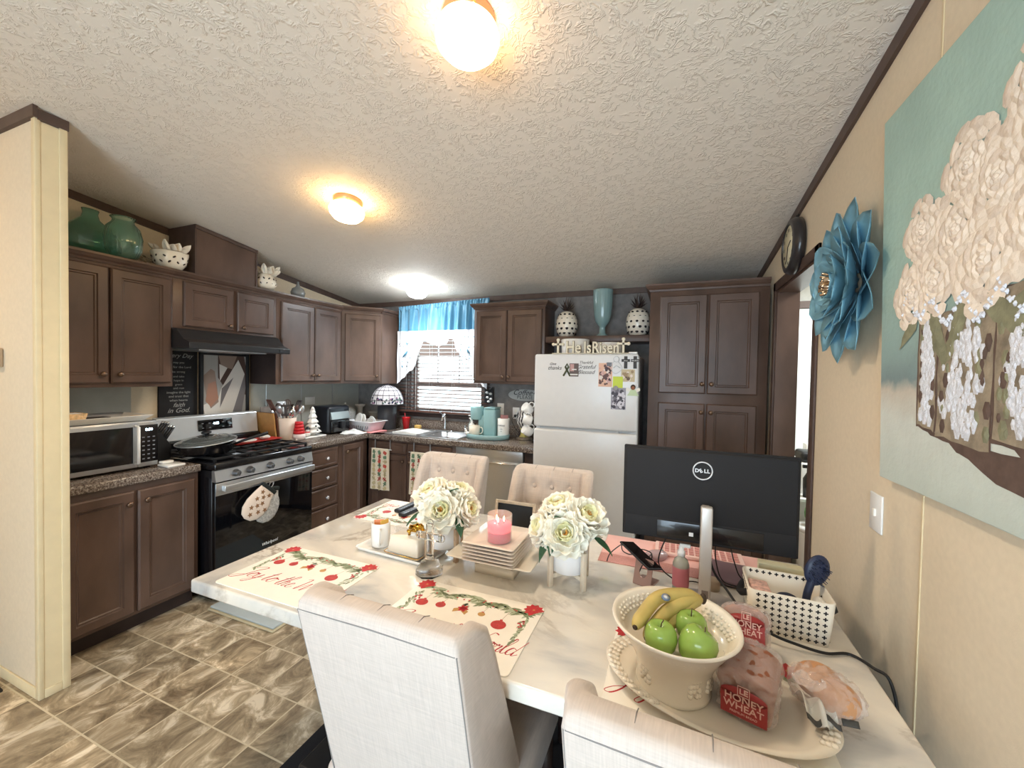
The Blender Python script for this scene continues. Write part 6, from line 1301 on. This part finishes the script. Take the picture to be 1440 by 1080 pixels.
# phone on stand
rg = mat('rose_gold_metal', (172, 142, 132), rough=.3, metal=.6)
t = thing('phone_stand', 'rose gold folded phone stand with a round hole beside the fruit bowl', 'phone stand', (-.085, 1.515, ZT), -.35)
g = G(); n = 24; hx, z0, z1 = .033, .004, .092
outer = []; 
for k in range(n):
    a = 2 * PI * k / n; c_, s_ = math.cos(a), math.sin(a); m_ = max(abs(c_) / 1, abs(s_) / 1); outer.append((hx * c_ / m_, (z1 - z0) / 2 * s_ / m_ + (z0 + z1) / 2))
inn = [(.015 * math.cos(2 * PI * k / n), .022 * math.sin(2 * PI * k / n) + .050) for k in range(n)]
def sl(z): return .028 * z / .092
vs = [(x, y + sl(z), z) for y in (0, .003) for L2 in (outer, inn) for x, z in L2]
fs = [(k, (k + 1) % n, n + (k + 1) % n, n + k) for k in range(n)] + [(3 * n + k, 3 * n + (k + 1) % n, 2 * n + (k + 1) % n, 2 * n + k) for k in range(n)] + [(k, 2 * n + k, 2 * n + (k + 1) % n, (k + 1) % n) for k in range(n)] + [(n + k, n + (k + 1) % n, 3 * n + (k + 1) % n, 3 * n + k) for k in range(n)]
g.add(vs, fs, False); part('front_panel', g, rg, t); part('base_panel', G().box(-.033, .033, .003, .085, 0, .004, .001), rg, t)
t = thing('smartphone', 'black smartphone leaning on the rose gold phone stand', 'phone', (-.093, 1.560, ZT + .094), 0)
ax = Vector((.128, -.12, -.045)).normalized(); bx = Vector((.35, .85, -.12)); bx = (bx - ax * bx.dot(ax)).normalized(); nx = ax.cross(bx)
PM = Matrix(((ax.x, bx.x, nx.x, 0), (ax.y, bx.y, nx.y, 0), (ax.z, bx.z, nx.z, 0), (0, 0, 0, 1)))
g = G(); g.X = PM; g.box(-.080, .080, -.036, .036, -.004, .004, .0035, 3); part('case', g, blackp, t)
g = G(); g.X = PM; g.box(-.076, .076, -.033, .033, .004, .0045); part('screen', g, blackg, t)
# soap bottle
t = thing('lotion_bottle', 'clear pump bottle with a pink label in front of the monitor', 'bottle', (.046, 1.545, ZT))
part('bottle', G().lathe([(.024, 0), (.027, .004), (.0275, .095), (.022, .112), (.012, .120), (.012, .126)], seg=30), mat('clear_lotion_bottle', (226, 226, 210), rough=.1, trans=.6), t)
part('label', G().lathe([(.0279, .020), (.0279, .088)], seg=30, cap=False), mat('dusty_rose_label', (190, 110, 116), rough=.6), t)
part('pump', G().lathe([(.013, .126), (.013, .142), (.009, .144), (.009, .158), (.001, .159)], seg=16).box(-.006, .030, -.006, .006, .156, .168, .003), plast, t)
solo('cork_stopper', 'small round tan wooden pot behind the monitor column', 'pot', G().lathe([(.022, 0), (.024, .035), (.020, .038), (.001, .038)], seg=20), mat('tan_wood_pot', (170, 150, 128), rough=.6), (.155, 1.60, ZT))
solo('laptop', 'closed mauve laptop lying behind the monitor column', 'laptop', G().box(-.13, .13, -.09, .09, 0, .018, .005), mat('mauve_aluminium', (128, 104, 112), rough=.4, metal=.3), (.25, 1.72, ZT + .004), rz=-.12)
solo('envelope_stack', 'stack of cream envelopes standing behind the patterned basket', 'envelopes', G().box(-.065, .065, -.02, .02, 0, .115, .002), mat('cream_envelope', (236, 228, 192), rough=.8), (.362, 1.625, ZT + .0042), rz=-.08)
# patterned basket
t = thing('fabric_basket', 'white fabric basket printed with black crosses beside the wall', 'basket', (.338, 1.450, ZT), -.03)
bm_ = mat('white_canvas_basket', (234, 226, 210), rough=.9); bi = mat('grey_canvas_lining', (186, 180, 172), rough=.9)
g = G(); g.rings([rrect(.098, .072, .018, 0), rrect(.104, .078, .02, .06), rrect(.108, .084, .02, .130), rrect(.104, .080, .018, .131)] ); 
g = G(); lo = [rrect(.098, .072, .018, 0), rrect(.104, .078, .02, .06), rrect(.108, .084, .02, .130), rrect(.105, .081, .018, .1315), rrect(.102, .078, .018, .129), rrect(.094, .068, .016, .006)]
n = len(lo[0]); vs = [p for l in lo for p in l]; fs = [(i * n + k, i * n + (k + 1) % n, (i + 1) * n + (k + 1) % n, (i + 1) * n + k) for i in range(5) for k in range(n)] + [tuple(range(n - 1, -1, -1)), tuple(5 * n + k for k in range(n))]
g.add(vs, fs); part('fabric_body', g, bm_, t)
g = G()
def crossmark(M): g.X = M; g.box(-.0056, .0056, -.0018, .0018, 0, .0006); g.box(-.0018, .0018, -.0056, .0056, 0, .0006)
for r_ in range(7):
    z = .012 + r_ * .018; k = z / .13; hw, hh = .098 + .010 * k, .072 + .012 * k
    for c_ in range(10): crossmark(TR(-.082 + c_ * .0182 + (0 if r_ % 2 else .0), -hh - .0002, z) @ RX(PI / 2 + .09))
    for c_ in range(7):
        for s in (-1, 1): crossmark(TR(s * (hw + .0002), -.054 + c_ * .018, z) @ RZ(s * PI / 2) @ RX(PI / 2))
for c_ in range(10): crossmark(TR(-.082 + c_ * .0182, .0775, .122) @ RX(PI / 2))
part('cross_print', g, ink, t)
for s in (-1, 1):
    g = G(); g.tube(smooth_path([(s * .104, -.035, .10), (s * .116, -.02, .088), (s * .120, 0, .084), (s * .116, .02, .088), (s * .104, .035, .10)], 5), .011, 6); part('handle', g, mat('black_webbing', (24, 24, 26), rough=.8), t)
nb = mat('navy_plastic', (38, 48, 74), rough=.4)
t = thing('hair_brush', 'navy paddle detangling brush standing in the patterned basket', 'brush', (.395, 1.470, ZT + .008), .3)
g = G(); g.tube(smooth_path([(0, 0, 0), (.004, 0, .08), (.016, 0, .13), (.03, 0, .17)], 5), .011, 10); part('brush_handle', g, nb, t)
g = G(); g.X = TR(.032, 0, .168) @ RY(.25); g.sph((0, 0, 0), (.036, .014, .048), 24, 14); part('brush_head', g, nb, t)
g = G()
for i in range(60):
    a = random.random() * 6.28; r_ = .9 * math.sqrt(random.random()); x, z = .032 * r_ * math.cos(a), .044 * r_ * math.sin(a); g.X = TR(.032, 0, .168) @ RY(.25); g.tube([(x, -.008, z), (x * 1.1, -.024, z * 1.1)], .0012, 4)
part('bristles', g, nb, t)
solo('cosmetic_pouch', 'navy zipped pouch inside the patterned basket', 'pouch', G().sph((0, 0, .045), (.045, .035, .045), 18, 12), mat('navy_cloth', (34, 42, 64), rough=.7), (.345, 1.455, ZT + .010))
solo('tissue_pack', 'pink floral tissue pack at the left of the patterned basket', 'tissues', G().box(-.028, .028, -.045, .045, 0, .10, .008), mat('pink_floral_print', (226, 180, 168), rough=.6, noise=.4, nscale=60), (.272, 1.455, ZT + .010))
solo('crumpled_paper', 'crumpled white paper at the right end inside the patterned basket', 'paper', G().sph((0, 0, .055), (.022, .05, .055), 14, 10), mat('crumpled_white_paper', (232, 230, 222), rough=.8, bump=1.5, bscale=60), (.420, 1.42, ZT + .010))
# cables
cabm = mat('black_cable', (20, 20, 22), rough=.5)
solo('power_cable', 'thick black power cable looping past the basket and off the table edge', 'cable', G().tube(smooth_path([(.13, 1.56, .93), (.145, 1.50, .872), (.180, 1.45, .838), (.222, 1.362, .812), (.28, 1.335, .790), (.34, 1.33, .778), (.41, 1.335, .768), (.47, 1.36, .766), (.508, 1.32, .766), (.535, 1.29, .75), (.55, 1.28, .60), (.56, 1.28, .1)], 8), .0040, 8), cabm)
for i, (P, lab) in enumerate((([(.00, 1.56, .95), (-.03, 1.585, .83), (.03, 1.60, .768), (.10, 1.62, .766), (.16, 1.58, .766)], 'thin black cable hanging from the left of the monitor back'), ([(.155, 1.57, .95), (.165, 1.62, .85), (.19, 1.61, .79), (.26, 1.60, .785), (.30, 1.58, .785)], 'thin black cable hanging just right of the stand column'), ([(.20, 1.57, .95), (.22, 1.60, .87), (.25, 1.61, .81), (.33, 1.60, .80)], 'looped black cable beneath the right side of the monitor'), ([(-.03, 1.50, .764), (-.06, 1.48, .764), (-.06, 1.53, .764), (-.10, 1.57, .764)], 'short black cable lying beside the phone stand'), ([(.16, 1.48, .764), (.20, 1.44, .764), (.24, 1.34, .764), (.20, 1.31, .764)], 'thin black cable lying on the table left of the basket'))):
    solo('thin_cable', lab, 'cable', G().tube(smooth_path(P, 7), .0024, 6), cabm)
# ------------------------------------------------------------------ platter, bowl, fruit, bread
t = thing('oval_platter', 'large white oval platter with an embossed rim under the fruit bowl', 'platter', (.100, 1.045, ZT + .0035), -.20)
part('dish', G().lathe([(.15, 0), (.155, .003), (.215, .018), (.245, .028), (.246, .031), (.214, .024), (.160, .009), (.001, .007)], seg=80, sy=.60), offw, t)
g = G(); R = random.Random(6)
for k in range(150):
    a = (k % 50) / 50 * 2 * PI; 
    if -.35 < math.cos(a) < .93: continue
    rr = .222 + .009 * (k // 50) - .004; g.sph((rr * math.cos(a), rr * .60 * math.sin(a), .0265 + .002 * (k // 50)), (.0075, .0065, .004), 8, 5)
part('embossed_rim', g, offw, t)
t = thing('fruit_bowl', 'cream pedestal bowl with embossed grape rim holding the fruit', 'bowl', (.020, 1.048, ZT + .0115))
part('bowl', G().lathe([(.082, 0), (.086, .004), (.086, .012), (.082, .03), (.086, .06), (.098, .088), (.118, .120), (.140, .150), (.147, .157), (.145, .163), (.136, .157), (.122, .130), (.108, .108), (.07, .100), (.001, .098)], seg=72), offw, t)
g = G()
for k in range(54):
    a = 2 * PI * k / 54
    if (k // 9) % 2: continue
    for j in range(3): rr = .132 - .006 * j; g.sph((rr * math.cos(a + .05 * j), rr * math.sin(a + .05 * j), .1475 - .009 * j), (.0052, .0052, .004), 8, 5)
for a0 in (-1.0, -.4, .9, 3.9):
    for j in range(12): a = a0 + .09 * ((j * 7) % 4 - 1.5); z = .034 + .011 * (j // 3); rr = .0835; g.sph((rr * math.cos(a), rr * math.sin(a), z), .0065, 8, 5)
part('embossed_grapes', g, offw, t)
apm = mat('green_apple_skin', (146, 178, 84), rough=.22, noise=.10, nscale=12, coat=.3)
for i, (x, y, z, s, lab) in enumerate(((-.010, .992, .905, .037, 'left green apple in the fruit bowl, stem upward'), (.058, 1.066, .905, .037, 'rear green apple in the fruit bowl'), (.066, .992, .908, .041, 'front right green apple in the fruit bowl, largest'))):
    t = thing('green_apple', lab, 'apple', (x, y, z), i * 1.3, 'green apples')
    P = [(.001, -.030), (.3, -.036), (.62, -.030), (.9, -.012), (1.0, .008), (.92, .026), (.7, .038), (.4, .041), (.15, .036), (.02, .028)]
    g = G(); g.X = (RX(.5) @ RY(-.3) if i == 2 else Matrix.Identity(4)); g.lathe([(a * s if a > .01 else .0005, b_ * s / .040) for a, b_ in P], seg=32, flute=(5, .012)); part('fruit', g, apm, t)
    g = G(); g.X = (RX(.5) @ RY(-.3) if i == 2 else Matrix.Identity(4)); g.tube([(0, 0, .028), (.002, 0, .040), (.006, 0, .048)], .0014, 6); part('stem', g, mat('brown_stem', (86, 66, 44)), t)
bnm = mat('ripe_banana_peel', (192, 168, 96), rough=.5, noise=.12, nscale=18); bnt = mat('banana_tip_brown', (64, 48, 34), rough=.8)
t = thing('banana_bunch', 'bunch of three speckled bananas at the back of the fruit bowl', 'bananas', (.02, 1.07, .90)); T = inv(t)
crown_p = Vector((.088, 1.135, .950))
for i, (e, mz, off) in enumerate((((-.066, .985, .925), .020, (-.018, .004)), ((-.040, .985, .905), .008, (-.006, -.004)), ((-.010, 1.020, .900), -.002, (.004, -.006)))):
    e = Vector(e); mid = (crown_p + e) / 2 + Vector((off[0] - .012, off[1] + .014, mz)); pts = smooth_path([crown_p, crown_p + (mid - crown_p) * .45 + Vector((0, 0, .010)), mid, e + (mid - e) * .35 + Vector((-.004, .002, -.002)), e], 6)
    n = len(pts); rr = [.0035 + .0128 * min(1, (k / n) * 6) ** 1.2 if k / n < .2 else .0163 * (1 - max(0, (k / n - .82)) * 3.6) for k in range(n)]
    g = G(T); g.tube(pts, rr, 7); b_ = part('banana', g, bnm, t)
    g = G(T); g.sph(tuple(e), .0065, 8, 6); g.tube(pts[:4], [.0055, .0058, .0065, .0075], 7); part('tip', g, bnt, b_)
g = G(T); g.sph(tuple(crown_p), (.009, .009, .014), 10, 8); part('bunch_crown', g, bnt, t)
g = G(T); g.X = TR(.0, 1.062, .9725) @ RZ(.85) @ RX(.45); g.m = 0; g.lathe([(.012, -.003), (.012, .0), (.001, .0012)], seg=20, sy=.8); g.m = 1; g.lathe([(.008, .0008), (.001, .002)], seg=16, sy=.8); part('fruit_sticker', g, [mat('sticker_grey_blue', (110, 126, 150)), mat('sticker_pale', (206, 206, 206))], t)
# bread
crust = mat('brown_bread_crust', (150, 92, 66), rough=.7, noise=.12, nscale=20); bag = mat('clear_bread_bag', (240, 226, 220), rough=.07, spec=1, coat=1, alpha=.30, bump=1, bscale=24); lab_m = mat('red_bread_label', (156, 50, 50), rough=.35); labk = mat('cream_lettering', (222, 176, 164), rough=.5)
def crumple(o):
    s = o.modifiers.new('sub', 'SUBSURF'); s.levels = s.render_levels = 3
    tx = bpy.data.textures.get('crumple') or bpy.data.textures.new('crumple', 'CLOUDS'); tx.noise_scale = .028; tx.noise_depth = 2; tx.noise_type = 'HARD_NOISE'
    d = o.modifiers.new('crumple', 'DISPLACE'); d.texture = tx; d.strength = .020; d.mid_level = .35
def loaf(lab, loc, M, twist):
    t = thing('bread_bag', lab, 'bread', loc, 0, 'bagged wheat loaves')
    def lo_(k, y):  # loaf cross-section in xz
        return [(x * k, y, z * k + (1 - k) * .05) for x, z in ((-.052, 0), (.052, 0), (.055, .03), (.053, .062), (.062, .075), (.058, .095), (.035, .108), (0, .112), (-.035, .108), (-.058, .095), (-.062, .075), (-.053, .062), (-.055, .03))]
    g = G(); g.X = M; g.rings([lo_(.86, -.062), lo_(.98, -.054), lo_(1, -.04), lo_(1, .05), lo_(.95, .065), lo_(.8, .072)]); part('loaf', g, crust, t, bevel=.006)
    g = G(); g.X = M
    R = random.Random(len(lab)); ring = lambda k, y, dz: [(x * (1 + .03 * R.random()), y2 + .003 * R.random(), z * (1 + .03 * R.random()) + dz) for x, y2, z in lo_(k, y)]
    L3 = [ring(.9, -.070, -.001), ring(1.06, -.064, -.002), ring(1.08, -.03, -.002), ring(1.07, .03, -.002), ring(1.0, .075, 0), ring(.6, .10, .0)]
    if twist: L3 += [ring(.22, .125, .0), ring(.12, .135, .0), ring(.35, .155, .0), ring(.5, .18, .0)]
    g.rings(L3); crumple(part('plastic_bag', g, bag, t))
    g = G(); g.X = M @ TR(0, -.0735, 0) @ RX(PI / 2); g.box(-.047, .047, .012, .068, 0, .0012); g.lathe([(.047, 0), (.047, .0012), (.001, .0012)], (0, .068, 0), 28, sy=.35); lb = part('label', g, lab_m, t)
    g = G(); F4 = M @ TR(0, -.0750, 0) @ RX(PI / 2)
    g.text('HONEY', .023, F4 @ TR(0, .050, 0), .0004, 0, off=.0003); g.text('WHEAT', .023, F4 @ TR(0, .031, 0), .0004, 0, off=.0003); g.text('PREMIUM BREAD', .0075, F4 @ TR(0, .020, 0), .0003)
    g.X = F4 @ TR(0, .078, 0)
    for a in ((-.012, .012, .011, .0125), (-.012, .012, -.0125, -.011), (-.0125, -.011, -.0125, .0125), (.011, .0125, -.0125, .0125)): g.box(a[0], a[1], a[2], a[3], 0, .0006)
    g.X = Matrix.Identity(4); g.text('LE', .018, F4 @ TR(0, .0715, 0), .0005, 0, off=.0006); part('label_lettering', g, labk, lb)
    return t
loaf('front bagged honey wheat loaf standing on the platter, label toward the viewer', (.180, 1.040, .783), RZ(-.30) @ RX(.08) @ Matrix.Scale(.93, 4), False)
loaf('rear bagged honey wheat loaf leaning behind the fruit bowl rim', (.195, 1.200, .812), RZ(-.1) @ RX(-.55) @ Matrix.Scale(.86, 4), False)
t = thing('bun_bag', 'bag of tan buns tied with a black and white wrapper on the platter end', 'bread', (.318, 1.075, .797), .1)
bn = mat('tan_bun', (200, 148, 106), rough=.5, noise=.06, nscale=10)
for dx_, dy_, r_ in ((.012, .028, .046), (.028, -.020, .042)): part('bun', G().sph((dx_, dy_, .034), (r_, r_, .034), 24, 14), bn, t)
g = G(); g.rings([[(cx2 + rr * math.cos(a) * (1 + .06 * math.sin(5 * a + z * 90)), cy2 + rr * .95 * math.sin(a), z) for a in [k * PI / 12 for k in range(24)]] for rr, z, cx2, cy2 in ((.050, -.004, .018, .004), (.072, .012, .018, .004), (.074, .035, .016, .004), (.062, .060, .010, -.004), (.035, .074, -.004, -.018), (.010, .078, -.020, -.034), (.026, .086, -.034, -.050), (.032, .082, -.04, -.060))]); crumple(part('plastic_bag', g, bag, t))
wpm = mat('white_wrapper', (226, 222, 212), rough=.4); gwm = mat('charcoal_print', (66, 64, 60), rough=.5)
g = G(); g.m = 0; g.grid(lambda u, v: (-.045 + .055 * u, -.075 + .07 * v + .012 * math.sin(u * 9), .006 + .030 * math.sin(v * PI) + .010 * math.cos(u * 12)), 14, 10); g.m = 1
g.grid(lambda u, v: (-.048 + .060 * u, -.079 + .007 * v - .006 * math.sin(u * 7), .014 + .008 * v + .006 * math.cos(u * 10)), 14, 3); g.grid(lambda u, v: (.02 + .030 * u, -.066 + .008 * v, .010 + .010 * v), 6, 3); part('printed_wrapper', g, [wpm, gwm], t).modifiers.new('thick', 'SOLIDIFY').thickness = .0012
